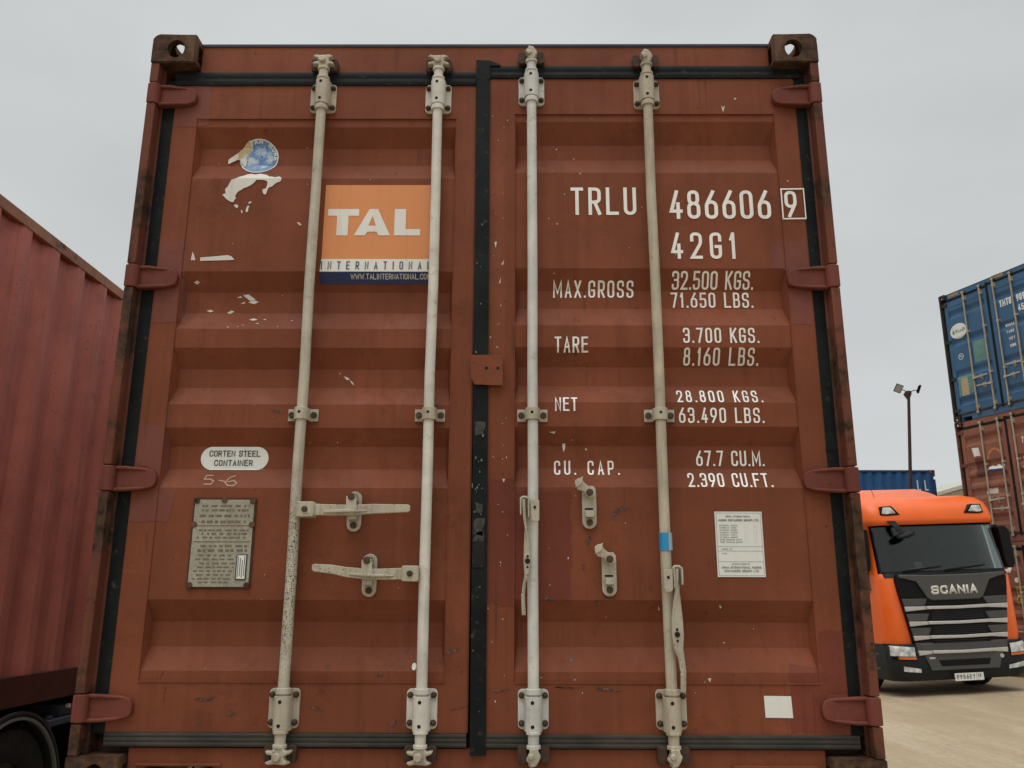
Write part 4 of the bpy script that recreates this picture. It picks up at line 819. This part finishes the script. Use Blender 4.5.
b = MB(); b.box(-.94, -.76, YD-.008, YD-.001, .54, .93); b.build('approval_plate', [flat('tan_plate', (.4, .32, .2, 1), .6, .3, 30)], a3)
A3.lay('round_emblem', [(*ribbon([Vector(p) for p in arc(-.86, 1.41, .062, .062, 0, 345, 23)], True, .012), 0), (*ribbon([Vector((-.90, 1.41)), Vector((-.87, 1.435)), Vector((-.85, 1.39)), Vector((-.82, 1.415))], False, .012), 0)], [M['paper']], a3, off=.003)
B3.text('container_code', [('YMTU', .25, .53, 2.17, 2.32), ('909', .65, .85, 2.17, 2.32), ('45G1', .66, .92, 1.96, 2.10)], M['paper'], b3, off=.003, wr=.46, sr=.17, fix=False)
B3.text('load_figure', [('GROSS', .29, .50, 1.73, 1.79), ('TARE', .32, .50, 1.58, 1.64), ('NET', .36, .50, 1.43, 1.49), ('CUBE', .36, .50, 1.28, 1.34)], M['paper'], b3, off=.003, wr=.55, sr=.2, fix=False)
for D, d in ((A3, a3), (B3, b3)): D.lay('label_scrap', [poly(jag([(D.x0+.12, D.z1+.09), (D.x0+.40, D.z1+.09), (D.x0+.40, D.z1+.16), (D.x0+.12, D.z1+.16)], .006, .03, rr))], [flat('ochre_vinyl', (.3, .2, .07, 1), .6, .3, 20)], d, off=-.0085)
# two blue containers lying crossways beyond the truck
mfb = container_mats('deep_blue', (.034, .112, .27, 1), False, (.03, .07, .15, 1), (.4, .38, .3, 1), dark=.8, fade=1.15, rust=.72, streak=.35)
for k, lab in ((0, 'blue container lying crossways behind the truck, lower of the two'), (1, 'blue container behind the orange truck roof with white letters on its corrugated side')):
    c4 = thing('shipping_container', lab, 'shipping container', (12.42, 22.3+1.219, .127+2.593*k), (0, 0, PI/2))
    make_container(c4, 12.19, 2.591, mfb, doors=False, phase=.05)
    if k:
        b = MB()
        for y in (.34, .56):
            for a, c_, d, e in ((0, .035, 1.98, 2.28), (.035, .10, 1.98, 2.02)): b.box(-1.2185, -1.2125, y-c_, y-a, d, e)
        b.build('side_lettering', [M['paper']], c4)

# ------------------------------------------------------------------ trailers
STEEL = paint('chassis_paint', (.016, .017, .021, 1), dark=.7, fade=1.3, rust=.62, rough=.6)
TYRE = flat('tyre_rubber', (.014, .013, .013, 1), .85, .3, 14, bump=.2); RIM = flat('rim_steel', (.13, .12, .11, 1), .5, .3, 20, metal=.6)
MUD = flat('mudguard_plastic', (.03, .031, .034, 1), .5, .3, 10); MUDE = flat('mudguard_worn_edge', (.2, .195, .18, 1), .6)
LAMP_R = flat('red_lens', (.25, .01, .01, 1), .2)
def wheel(parent, x, y, z, r, w, side):
    prof = [(r*.58, -w/2+.02), (r*.66, -w/2), (r*.93, -w/2), (r, -w/2+.04), (r, w/2-.04), (r*.93, w/2), (r*.66, w/2), (r*.58, w/2-.02)]
    mb = MB(); n = 36; mb.v = [(a*0+x+b_, y+a*math.cos(2*PI*k/n), z+a*math.sin(2*PI*k/n)) for k in range(n) for a, b_ in prof]; m = len(prof)
    mb.f = [(k*m+i, k*m+(i+1) % m, ((k+1) % n)*m+(i+1) % m, ((k+1) % n)*m+i) for k in range(n) for i in range(m)]; mb.mi = [0]*len(mb.f)
    for k in range(n):        # tread blocks
        a = 2*PI*k/n; c, s_ = math.cos(a), math.sin(a)
        for xo in (-w*.25, w*.25): mb.bar([((x+xo, y+(r-.002)*c, z+(r-.002)*s_), (w*.16, 0, 0), (0, -s_*.03, c*.03)), ((x+xo, y+(r+.008)*c, z+(r+.008)*s_), (w*.155, 0, 0), (0, -s_*.027, c*.027))])
    t = mb.build('tyre', TYRE, parent)
    b = MB(); xo = x+side*(w/2-.04); b.tube([(x-w/2+.03, y, z), (xo, y, z)], r*.585, 32); b.tube([(xo, y, z), (xo+side*.045, y, z)], [.15, .12], 24); b.tube([(xo+side*.045, y, z), (xo+side*.09, y, z)], [.085, .075], 20)
    for k in range(10): a = 2*PI*k/10; b.tube([(xo, y+.2*math.cos(a), z+.2*math.sin(a)), (xo+side*.03, y+.2*math.cos(a), z+.2*math.sin(a))], .016, 8)
    b.build('rim', RIM, t)
    return t
def make_trailer(lab, cx, y0, top):
    t = thing('container_trailer', lab, 'trailer', (cx, y0, 0))
    for sx in (-1, 1):
        b = MB(); x = sx*.45
        b.prism([(x-.07, top-.16), (x+.07, top-.16), (x+.07, top-.172), (x+.008, top-.172), (x+.008, top-.44), (x+.07, top-.44), (x+.07, top-.455), (x-.07, top-.455), (x-.07, top-.44), (x-.008, top-.44), (x-.008, top-.172), (x-.07, top-.172)], 'y', .25, 12.0); b.build('chassis_rail', STEEL, t)
    for y in (.16, 3.9, 7.9, 11.95):
        b = MB(); b.box(-1.19, 1.19, y-.09, y+.09, top-.15, top-.004); b.build('bolster', STEEL, t, bevel=.01)
        for sx in (-1, 1):
            b = MB(); b.tube([(sx*1.10, y-.02, top-.25), (sx*1.10, y-.02, top-.15)], .03, 12); b.bar([((sx*1.10, y-.09, top-.22), (.012, 0, 0), (0, 0, .012)), ((sx*1.10, y-.26, top-.235), (.01, 0, 0), (0, 0, .01))]); b.build('twistlock', RIM, t)
    for y in (1.35, 2.66):
        b = MB(); b.tube([(-.95, y, .46), (.95, y, .46)], .06, 14); b.build('axle', STEEL, t)
        for sx in (-1, 1):
            wheel(t, sx*1.06, y, .46, .455, .29, sx)
            b = MB(); R1, R2 = .535, .512; x0, x1 = sorted((sx*.88, sx*1.225))
            a = arc(y, .425, R1, R1, 8, 172, 24); a2 = arc(y, .425, R2, R2, 172, 8, 24); b.prism(a+a2, 'x', x0, x1)
            e0, e1 = sorted((sx*1.215, sx*1.232)); b.prism(arc(y, .425, R2+.006, R2+.006, 8, 172, 24)+arc(y, .425, R2-.008, R2-.008, 172, 8, 24), 'x', e0, e1, 1)
            b.prism(arc(y, .425, R1+.012, R1+.012, 8, 172, 24)+arc(y, .425, R1-.002, R1-.002, 172, 8, 24), 'x', e0, e1, 0)
            b.build('mudguard', [MUD, MUDE], t)
    for sx in (-1, 1):
        b = MB(); b.prism(rrect(min(sx*.62, sx*1.2), max(sx*.62, sx*1.2), .30, .84, .04), 'y', 3.75, 5.3); b.build('view_blocker_box', STEEL, t, bevel=.01)  # dark boxes added to shut out the bright ground seen under the trailer
    b = MB(); b.box(-.6, .6, 3.7, 5.2, .28, .9); b.build('view_blocker_core', STEEL, t)  # added dark block filling the gap between the two side boxes
    b = MB(); b.box(-1.15, 1.15, .32, .42, .42, .56); b.build('rear_bumper', STEEL, t, bevel=.01)
    for sx in (-1, 1):
        b = MB(); b.box(min(sx*.62, sx*1.02), max(sx*.62, sx*1.02), .29, .33, .60, .72); b.build('tail_lamp', LAMP_R, t, bevel=.01)
        b = MB(); b.box(min(sx*.9, sx*1.2), max(sx*.9, sx*1.2), 3.05, 3.42, top-.14, top-.1); b.tube([(sx*1.16, 3.1, top-.19), (sx*1.16, 3.1, top-.08)], .028, 12); b.box(min(sx*1.0, sx*1.18), max(sx*1.0, sx*1.18), 3.2, 3.4, top-.1, top-.03); b.build('side_bracket', [flat('blue_grey_steel', (.06, .075, .1, 1), .5, .4, 20)], t, bevel=.008)
        b = MB(); b.tube([(sx*1.18, 3.27, top-.045), (sx*1.20, 3.27, top-.045)], .012, 14); b.build('marker_lamp', M['paper'], t)
    for sx in (-1, 1):
        b = MB(); b.box(sx*.5-.06, sx*.5+.06, 9.4, 9.55, .1, top-.3); b.box(sx*.5-.15, sx*.5+.15, 9.33, 9.62, .0, .1); b.build('landing_leg', STEEL, t)
    return t
make_trailer('dark trailer chassis with a round mudguard carrying the red corrugated container', RCX, -.6, BASE)
make_trailer('dark trailer chassis hidden under the rust brown barred container', 0, .02, BASE)

# ------------------------------------------------------------------ orange tractor unit
TR = thing('truck', 'orange tractor truck with dark windscreen and grey barred grille facing the yard', 'truck', (7.62, 12.27, .052), (0, -math.radians(2.3), .10))
ORANGE = flat('orange_truck_paint', (.80, .128, .014, 1), .34, .06, 3, spec=.35, coat=.12)
GREY = flat('grey_grille_plastic', (.062, .060, .058, 1), .45, .1, 6); SILVER = flat('silver_bar', (.5, .485, .455, 1), .35, .1, 10, metal=.3)
BLACK = flat('black_plastic', (.004, .004, .005, 1), .5, spec=.2); DARK = flat('dark_bumper_plastic', (.014, .017, .021, 1), .5, .2, 5, spec=.25)
gl = Mat('windscreen_glass'); tb = gl.n('ShaderNodeBsdfTransparent'); tb.inputs[0].default_value = (.66, .71, .69, 1); gb = gl.n('ShaderNodeBsdfGlossy'); gb.inputs['Roughness'].default_value = .015
fz = gl.n('ShaderNodeFresnel'); fz.inputs['IOR'].default_value = 1.55; mxs = gl.n('ShaderNodeMixShader'); gl.l(fz.outputs[0], mxs.inputs[0]); gl.l(tb.outputs[0], mxs.inputs[1]); gl.l(gb.outputs[0], mxs.inputs[2])
gl.l(mxs.outputs[0], gl.t.nodes['Material Output'].inputs[0]); GLASS = gl.m
gl = Mat('lamp_glass'); gl.col(gl.mix(gl.ramp(gl.noise(9, 1), .35, .65), (.3, .32, .32, 1), (.72, .73, .7, 1))); gl.rough(.12); gl.b.inputs['Coat Weight'].default_value = 1; LENS = gl.m
AMBER = flat('amber_lens', (.55, .14, .02, 1), .2)
def plan(hw, yf, yb, z, rf=.27, rb=.08):
    P = [(hw-rb+rb*math.cos(a), yb-rb+rb*math.sin(a)) for a in [PI/2*k/3 for k in range(4)]]
    P += [(-hw+rb-rb*math.sin(a), yb-rb+rb*math.cos(a)) for a in [PI/2*k/3 for k in range(4)]]
    P += [(-hw+rf-rf*math.cos(a), yf+rf-rf*math.sin(a)) for a in [PI/2*k/8 for k in range(9)]]
    P += [(hw-rf+rf*math.sin(a), yf+rf-rf*math.cos(a)) for a in [PI/2*k/8 for k in range(9)]]
    return [(x, y, z) for x, y in P]
CABP = [(.84, 1.215, .07), (1.0, 1.225, .055), (1.9, 1.225, .06), (1.985, 1.22, .11), (2.0, 1.215, .12), (2.83, 1.195, .27), (2.86, 1.21, .24), (2.93, 1.225, .235), (3.10, 1.22, .31), (3.22, 1.20, .39), (3.31, 1.14, .53), (3.36, 1.04, .70), (3.385, .88, .95)]
def cabp(z):
    for a, b_ in zip(CABP, CABP[1:]):
        if a[0] <= z <= b_[0]:
            t = (z-a[0])/(b_[0]-a[0]); return a[1]+(b_[1]-a[1])*t, a[2]+(b_[2]-a[2])*t
def yfront(x, hw, yf, rf=.27):
    d = abs(x)-(hw-rf); return yf if d <= 0 else yf+rf-math.sqrt(max(0, rf*rf-min(d, rf)**2))
b = MB(); secs = [plan(hw, yf, 2.25, z) for z, hw, yf in CABP]; b.loft(secs)
lo_, hi_ = [i for i, q in enumerate(CABP) if q[0] in (2.0, 2.83)]; npl = len(secs[0])
keep = []                                                # leave the windscreen opening out of the shell
for f in b.f:
    ks = {i//npl for i in f}; js = [i % npl for i in f]
    keep.append(not (len(f) == 4 and ks == {lo_, hi_} and all(11 <= j <= 22 for j in js)))
b.f, b.mi = [f for f, k in zip(b.f, keep) if k], [0]*sum(keep)
CAB = b.build('cab', ORANGE, TR, angle=50)
INT = flat('cab_trim', (.012, .012, .013, 1), .8, .3, 5); SEAT = flat('seat_cloth', (.035, .034, .036, 1), .9, .3, 12)
b = MB(); b.box(-1.14, 1.14, 2.05, 2.2, 1.2, 3.0); b.box(-1.14, 1.14, .7, 2.1, 1.1, 1.2); b.box(-1.14, 1.14, .35, 2.1, 2.9, 2.96); b.box(-1.15, -1.10, .75, 2.1, 1.2, 2.9); b.box(1.10, 1.15, .75, 2.1, 1.2, 2.9); b.build('cab_lining', INT, TR)
b = MB(); b.prism([(.16, 1.93), (.20, 2.0), (.42, 2.06), (.62, 2.08), (.74, 2.0), (.78, 1.4), (.16, 1.4)], 'x', -1.08, 1.08); b.build('dashboard', INT, TR)
for x in (-.55, .55):
    b = MB(); b.loft([[(x+dx*w_, y+dy, z) for dx, dy in ((-1, -.05), (-.8, -.1), (.8, -.1), (1, -.05), (1, .06), (-1, .06))] for z, w_, y in ((1.5, .24, 1.15), (1.9, .26, 1.2), (2.25, .25, 1.26), (2.36, .2, 1.28), (2.38, .12, 1.28), (2.42, .12, 1.28), (2.46, .15, 1.27), (2.60, .14, 1.27), (2.64, .1, 1.27))]); b.build('seat', SEAT, TR, angle=60)
b = MB(); wv = [(.55+.22*math.cos(2*PI*k/24), .86-.06*math.sin(2*PI*k/24), 2.02+.21*math.sin(2*PI*k/24)) for k in range(25)]; b.tube(wv, .017, 8); b.bar([((.36, .86, 2.02), (0, .01, 0), (0, 0, .02)), ((.74, .86, 2.02), (0, .01, 0), (0, 0, .02))]); b.build('steering_wheel', BLACK, TR)
b = MB(); b.box(-.46, -.24, .30, .44, 2.062, 2.085); b.prism(rrect(-.40, -.28, 2.085, 2.19, .02), 'y', .34, .40, 1); b.build('dashboard_box', [M['paper'], flat('pale_green_card', (.35, .5, .42, 1), .6)], TR)
def wrap(mb, cols, off, thick, mi=None, prof=cabp):
    """slab that follows the cab's curved front; cols: (x bottom, z bottom, x top, z top)"""
    n = 6; F = []; B = []
    for xb, zb, xt, zt in cols:
        for k in range(n):
            t = k/(n-1); x, z = xb+(xt-xb)*t, zb+(zt-zb)*t; hw, yf = prof(z); y = yfront(x, hw, yf); F.append((x, y-off, z)); B.append((x, y-off+thick, z))
    m = len(cols); N = len(F); fs = []
    for i in range(m-1):
        for k in range(n-1):
            a = i*n+k; q = (a, a+1, a+n+1, a+n); fs += [q, tuple(N+j for j in q[::-1])]
    per = [i*n for i in range(m)]+[(m-1)*n+k for k in range(1, n)]+[i*n+n-1 for i in range(m-2, -1, -1)]+[k for k in range(n-2, 0, -1)]
    fs += [(per[i], per[(i+1) % len(per)], N+per[(i+1) % len(per)], N+per[i]) for i in range(len(per))]
    mb.add(F+B, fs, mi)
wx = [-1.12, -1.10, -1.06, -1.0, -.9, -.6, 0, .6, .9, 1.0, 1.06, 1.10, 1.12]
b = MB(); wrap(b, [(x*1.015, 2.0, x, 2.80) for x in wx], .006, .03); b.build('windscreen', GLASS, TR, angle=60)
b = MB()
for x0, x1 in ((-.78, -.06), (-.02, .74)): b.bar([((x0, yfront(x0, 1.21, .12)-.03, 2.03), (0, 0, .014), (0, .01, 0)), ((x1, .12-.0, 2.10), (0, 0, .01), (0, .008, 0))])
b.build('wiper', BLACK, TR)
for sx in (-1, 1):
    b = MB(); b.prism([(.42, 1.72), (.60, 1.72), (1.35, 1.95), (1.35, 2.74), (.66, 2.74), (.46, 2.05)], 'x', sx*1.19, sx*1.228); b.build('side_window', flat('dark_side_glass', (.006, .007, .007, 1), .05), TR)
    b = MB(); b.prism([(.45, 1.70), (1.42, 1.70), (1.42, .9), (1.405, .9), (1.405, 1.685), (.45, 1.685)], 'x', sx*1.22, sx*1.2275); b.build('door_gap', BLACK, TR)
# grille
b = MB(); wrap(b, [(x*1.0, 1.93, x*1.0, 2.03) for x in wx], .012, .04); b.build('cowl', BLACK, TR, angle=60)
b = MB(); b.prism([(-.95, 1.985), (.95, 1.985), (1.0, 1.90), (.975, 1.70), (.83, .84), (-.83, .84), (-.975, 1.70), (-1.0, 1.90)], 'y', -.02, .25); b.build('grille_backing', BLACK, TR, bevel=.01)
b = MB(); b.prism([(-.95, 1.975), (-.4, 1.955), (.4, 1.955), (.95, 1.975), (.96, 1.925), (.84, 1.90), (.66, 1.85), (.56, 1.68), (.50, 1.575), (.42, 1.535), (-.42, 1.535), (-.50, 1.575), (-.56, 1.68), (-.66, 1.85), (-.84, 1.90), (-.96, 1.925)], 'y', -.055, .0); b.build('grille_shield', GREY, TR, bevel=.012)
b = MB(); text_mb(b, 'SCANIA', -.42, .41, 1.63, 1.775, -.0585, wr=1.0, sr=.25)
o = b.build('lettering', flat('pale_letter_metal', (.62, .6, .54, 1), .45, .05), TR); sm = o.modifiers.new('depth', 'SOLIDIFY'); sm.thickness = .008
for i, z in enumerate((1.42, 1.175, .945, .705)):
    b = MB(); k = .84+(z-.84)*.155/.86
    b.bar([((-.55, -.05, z), (0, 0, .026), (0, .02, 0)), ((0, -.062, z-.008), (0, 0, .024), (0, .02, 0)), ((.55, -.05, z), (0, 0, .026), (0, .02, 0))])
    for s in (-1, 1):
        b.prism([(s*.535, z+.024), (s*(k-.02), z+.03), (s*(k-.03), z-.05), (s*.535, z-.028)], 'y', -.045, .02)
        b.prism([(s*.50, z+.15), (s*(k+.005), z+.155), (s*(k-.02), z+.034), (s*.56, z+.032)], 'y', -.032, .02, 1)
    b.build('grille_bar', [SILVER, GREY], TR, bevel=.008)
    if i < 3:
        b = MB()
        for j in range(5): b.box(-.46, .46, -.027, -.018, z-.19+.03*j, z-.182+.03*j)
        b.build('grille_mesh', flat('grille_mesh_plastic', (.018, .018, .02, 1), .5), TR)
# bumper, lamps, plate
BP = [(.25, 1.16, .05), (.33, 1.21, .0), (.6, 1.235, -.02), (.80, 1.235, -.012), (.845, 1.22, .02)]
def bump_p(z):
    for a, c_ in zip(BP, BP[1:]):
        if a[0] <= z <= c_[0]: t = (z-a[0])/(c_[0]-a[0]); return a[1]+(c_[1]-a[1])*t, a[2]+(c_[2]-a[2])*t
    return BP[-1][1:] if z > .8 else BP[0][1:]
b = MB(); b.loft([plan(hw, yf, .95, z) for z, hw, yf in BP]); b.build('bumper', DARK, TR, angle=50)
b = MB(); b.prism([(-.76, .84), (.76, .84), (.60, .41), (-.60, .41)], 'y', -.04, .03); b.prism([(-.46, .575), (.46, .575), (.42, .475), (-.42, .475)], 'y', -.048, -.03, 1); b.build('bumper_insert', [GREY, BLACK], TR, bevel=.01)
for s in (-1, 1):
    xs = sorted([s*(.83+.4*k/9) for k in range(10)])
    zt = lambda x: .80+.04*(abs(x)-.83)/.4; zb = lambda x: .60+.02*(abs(x)-.83)/.4
    b = MB(); wrap(b, [(x, zb(x)-.02, x*.998, zt(x)+.015) for x in xs], .006, .04, 0, bump_p)
    ys = sorted([s*(.85+.355*k/9) for k in range(10)]); wrap(b, [(x, zb(x)+.045, x*.995, zt(x)-.01) for x in ys], .016, .03, 1, bump_p)
    ys = sorted([s*(.84+.28*k/9) for k in range(10)]); wrap(b, [(x, zb(x)-.005, x, zb(x)+.035) for x in ys], .016, .03, 2, bump_p)
    b.build('headlight', [BLACK, LENS, AMBER], TR, angle=60)
    ys = sorted([s*(.78+.28*k/6) for k in range(7)]); b = MB(); wrap(b, [(x, .385+.03*(abs(x)-.78)/.28, x, .445+.05*(abs(x)-.78)/.28) for x in ys], .012, .03, 0, bump_p); b.build('fog_light', [LENS], TR)
    b = MB(); b.prism([(s*.60, 3.01), (s*.86, 2.995), (s*.965, 3.01), (s*.93, 3.16), (s*.74, 3.165)], 'y', .25, .40); b.prism([(s*.68, 3.035), (s*.86, 3.02), (s*.94, 3.03), (s*.905, 3.14), (s*.76, 3.14)], 'y', .243, .27, 1); b.build('visor_light', [BLACK, LENS], TR, bevel=.008)
    # mirror housings, arms
    b = MB(); b.prism([(1.22, 2.74), (1.25, 2.78), (1.36, 2.76), (1.42, 2.68), (1.43, 2.12), (1.38, 2.03), (1.27, 2.05), (1.245, 2.14)], 'y', .28, .50)
    for i, p in enumerate(b.v): b.v[i] = (s*p[0], p[1], p[2])
    b.bar([((s*1.15, .5, 2.70), (0, .04, 0), (0, 0, .03)), ((s*1.25, .45, 2.78), (0, .04, 0), (0, 0, .03)), ((s*1.36, .42, 2.74), (0, .04, 0), (0, 0, .03))]); b.build('side_mirror', BLACK, TR, bevel=.02)
    b = MB()
    for z in (.42, .66): b.box(min(s*1.0, s*1.24), max(s*1.0, s*1.24), .45, 1.0, z, z+.03)
    b.build('step', GREY, TR, bevel=.005)
b = MB(); b.bar([((-.80, .225, 2.90), (.07, 0, 0), (0, .012, 0)), ((-.78, .12, 2.80), (.055, 0, 0), (0, .012, 0)), ((-.74, .08, 2.70), (.04, 0, 0), (0, .012, 0))])
b.loft([[(-.68+a*k, .16+c_*.5, 2.665+c_*.35+a*.22) for a, c_ in [(.17*math.cos(2*PI*j/14), .11*math.sin(2*PI*j/14)) for j in range(14)]] if False else [(-.66+.17*math.cos(2*PI*j/14)*k, 0.06+d+.08*math.sin(2*PI*j/14)*k, 2.65+d2+.04*math.cos(2*PI*j/14)*k+.03*math.sin(2*PI*j/14)*k) for j in range(14)] for k, d, d2 in ((.5, 0, -.05), (.95, 0, -.03), (1, 0, 0), (.8, 0, .03))])
b.build('front_mirror', BLACK, TR, angle=50)
b = MB(); b.box(-.235, .27, -.062, -.052, .235, .355); text_mb(b, 'P956EY', -.205, .115, .265, .33, -.0635, wr=.6, sr=.16, mi=1); b.box(.14, .143, -.0635, -.0615, .24, .35, 1); text_mb(b, '18', .165, .225, .285, .335, -.0635, wr=.5, sr=.17, mi=1); b.build('number_plate', [M['paper'], M['ink']], TR)
b = MB(); b.prism(arc(.665, .60, .035, .035, 0, 345, 20), 'y', -.046, -.036); b.box(-.62, -.52, -.046, -.038, .595, .625); b.build('badge', SILVER, TR)
# roof fairing with dark strip, aerial
b = MB(); b.loft([[(-.95, y, z0), (.75, y, z0), (.72, y, z1), (.60, y, z1+.05), (-.80, y, z1+.05), (-.92, y, z1)] for y, z0, z1 in ((.95, 3.25, 3.30), (1.25, 3.25, 3.44), (1.7, 3.25, 3.56), (2.25, 3.25, 3.60))]); b.build('roof_fairing', ORANGE, TR, angle=50)
b = MB(); b.bar([((-.42, .93, 3.372), (0, .09, .01), (0, 0, .012)), ((.42, .93, 3.372), (0, .09, .01), (0, 0, .012))]); b.build('roof_hatch', GREY, TR)
b = MB(); b.tube([(-.72, .8, 3.32), (-.72, .82, 3.36)], .03, 10); b.tube([(-.72, .82, 3.36), (-.73, .9, 3.58)], .005, 6); b.build('aerial', BLACK, TR)
# running gear
for x, y in ((-1.03, 1.42), (1.03, 1.42), (-1.0, 4.9), (1.0, 4.9)): wheel(TR, x, y, .50, .50, .31 if y < 2 else .5, 1 if x > 0 else -1)
b = MB()
for sx in (-1, 1): b.box(sx*.42-.05, sx*.42+.05, .9, 6.0, .72, .98)
b.box(-.5, .5, 4.4, 5.3, .98, 1.16); b.box(-1.0, 1.0, 1.34, 1.5, .44, .56); b.box(-.9, .9, 4.82, 4.98, .42, .58); b.build('chassis', STEEL, TR, bevel=.01)
for sx in (-1, 1):
    b = MB(); b.prism(rrect(min(sx*.6, sx*1.2), max(sx*.6, sx*1.2), .42, .98, .12), 'y', 2.4, 3.8); b.build('fuel_tank', SILVER, TR)

# ------------------------------------------------------------------ floodlight mast and shed
LM = thing('floodlight_mast', 'slim rusty mast with two floodlights, standing beyond the orange truck', 'floodlight', (10.20, 20.0, .12), (0, math.radians(5.2), 0))
POLE = paint('mast_paint', (.075, .045, .04, 1), dark=.7, fade=1.2, rust=.6)
b = MB(); b.tube([(0, 0, 0), (0, 0, 4), (0, 0, 6.99)], [.055, .048, .038], 14); b.box(-.2, .2, -.2, .2, 0, .03); b.build('mast', POLE, LM)
b = MB(); b.tube([(0, 0, 6.940), (0, 0, 7.040)], .055, 14); b.prism([(-.13, 6.940), (.0, 6.77), (.07, 6.980), (.05, 7.040), (-.08, 7.025)], 'y', -.04, .04); b.tube([(.02, 0, 7.010), (.13, -.02, 7.070), (.27, -.03, 7.070)], .012, 8); b.tube([(-.03, 0, 7.010), (-.15, -.03, 7.050), (-.24, -.03, 7.040)], .012, 8); b.build('bracket', POLE, LM)
FG = flat('floodlight_glass', (.5, .5, .44, 1), .3)
def flood(c, rot):
    b = MB(); b.box(-.095, .095, .0, .05, -.115, .115); b.box(-.08, .08, -.006, .002, -.1, .1, 1)
    for k in range(5): b.box(-.085+.038*k, -.07+.038*k, .045, .07, -.09, .09)
    Mx = Matrix.Translation(c) @ Matrix.Rotation(rot[2], 4, 'Z') @ Matrix.Rotation(rot[0], 4, 'X') @ Matrix.Rotation(rot[1], 4, 'Y')
    b.v = [tuple(Mx @ Vector(p)) for p in b.v]; b.build('floodlight', [BLACK, FG], LM, bevel=.006)
flood((-.29, -.05, 7.070), (.5, .35, -.25)); flood((.30, -.03, 7.110), (.3, -.35, 1.2))
SH = thing('warehouse', 'pale low warehouse roof peeping out between the truck and the stack', 'warehouse', (27.7, 46, -.2), (0, 0, .12))
CREAMW = paint('cream_wall', (.5, .44, .33, 1), dark=.8, fade=1.1, rust=.75)
b = MB(); b.prism([(-7, 0), (7, 0), (7, 6.6), (0, 8.6), (-7, 6.6)], 'y', 0, 16); b.build('wall', CREAMW, SH)
b = MB(); b.prism([(-7.3, 6.55), (0, 8.65), (7.3, 6.55), (7.3, 6.75), (0, 8.87), (-7.3, 6.75)], 'y', -.3, 16.3); b.build('roof', flat('pale_roof', (.45, .43, .36, 1), .6, .2, 2), SH)
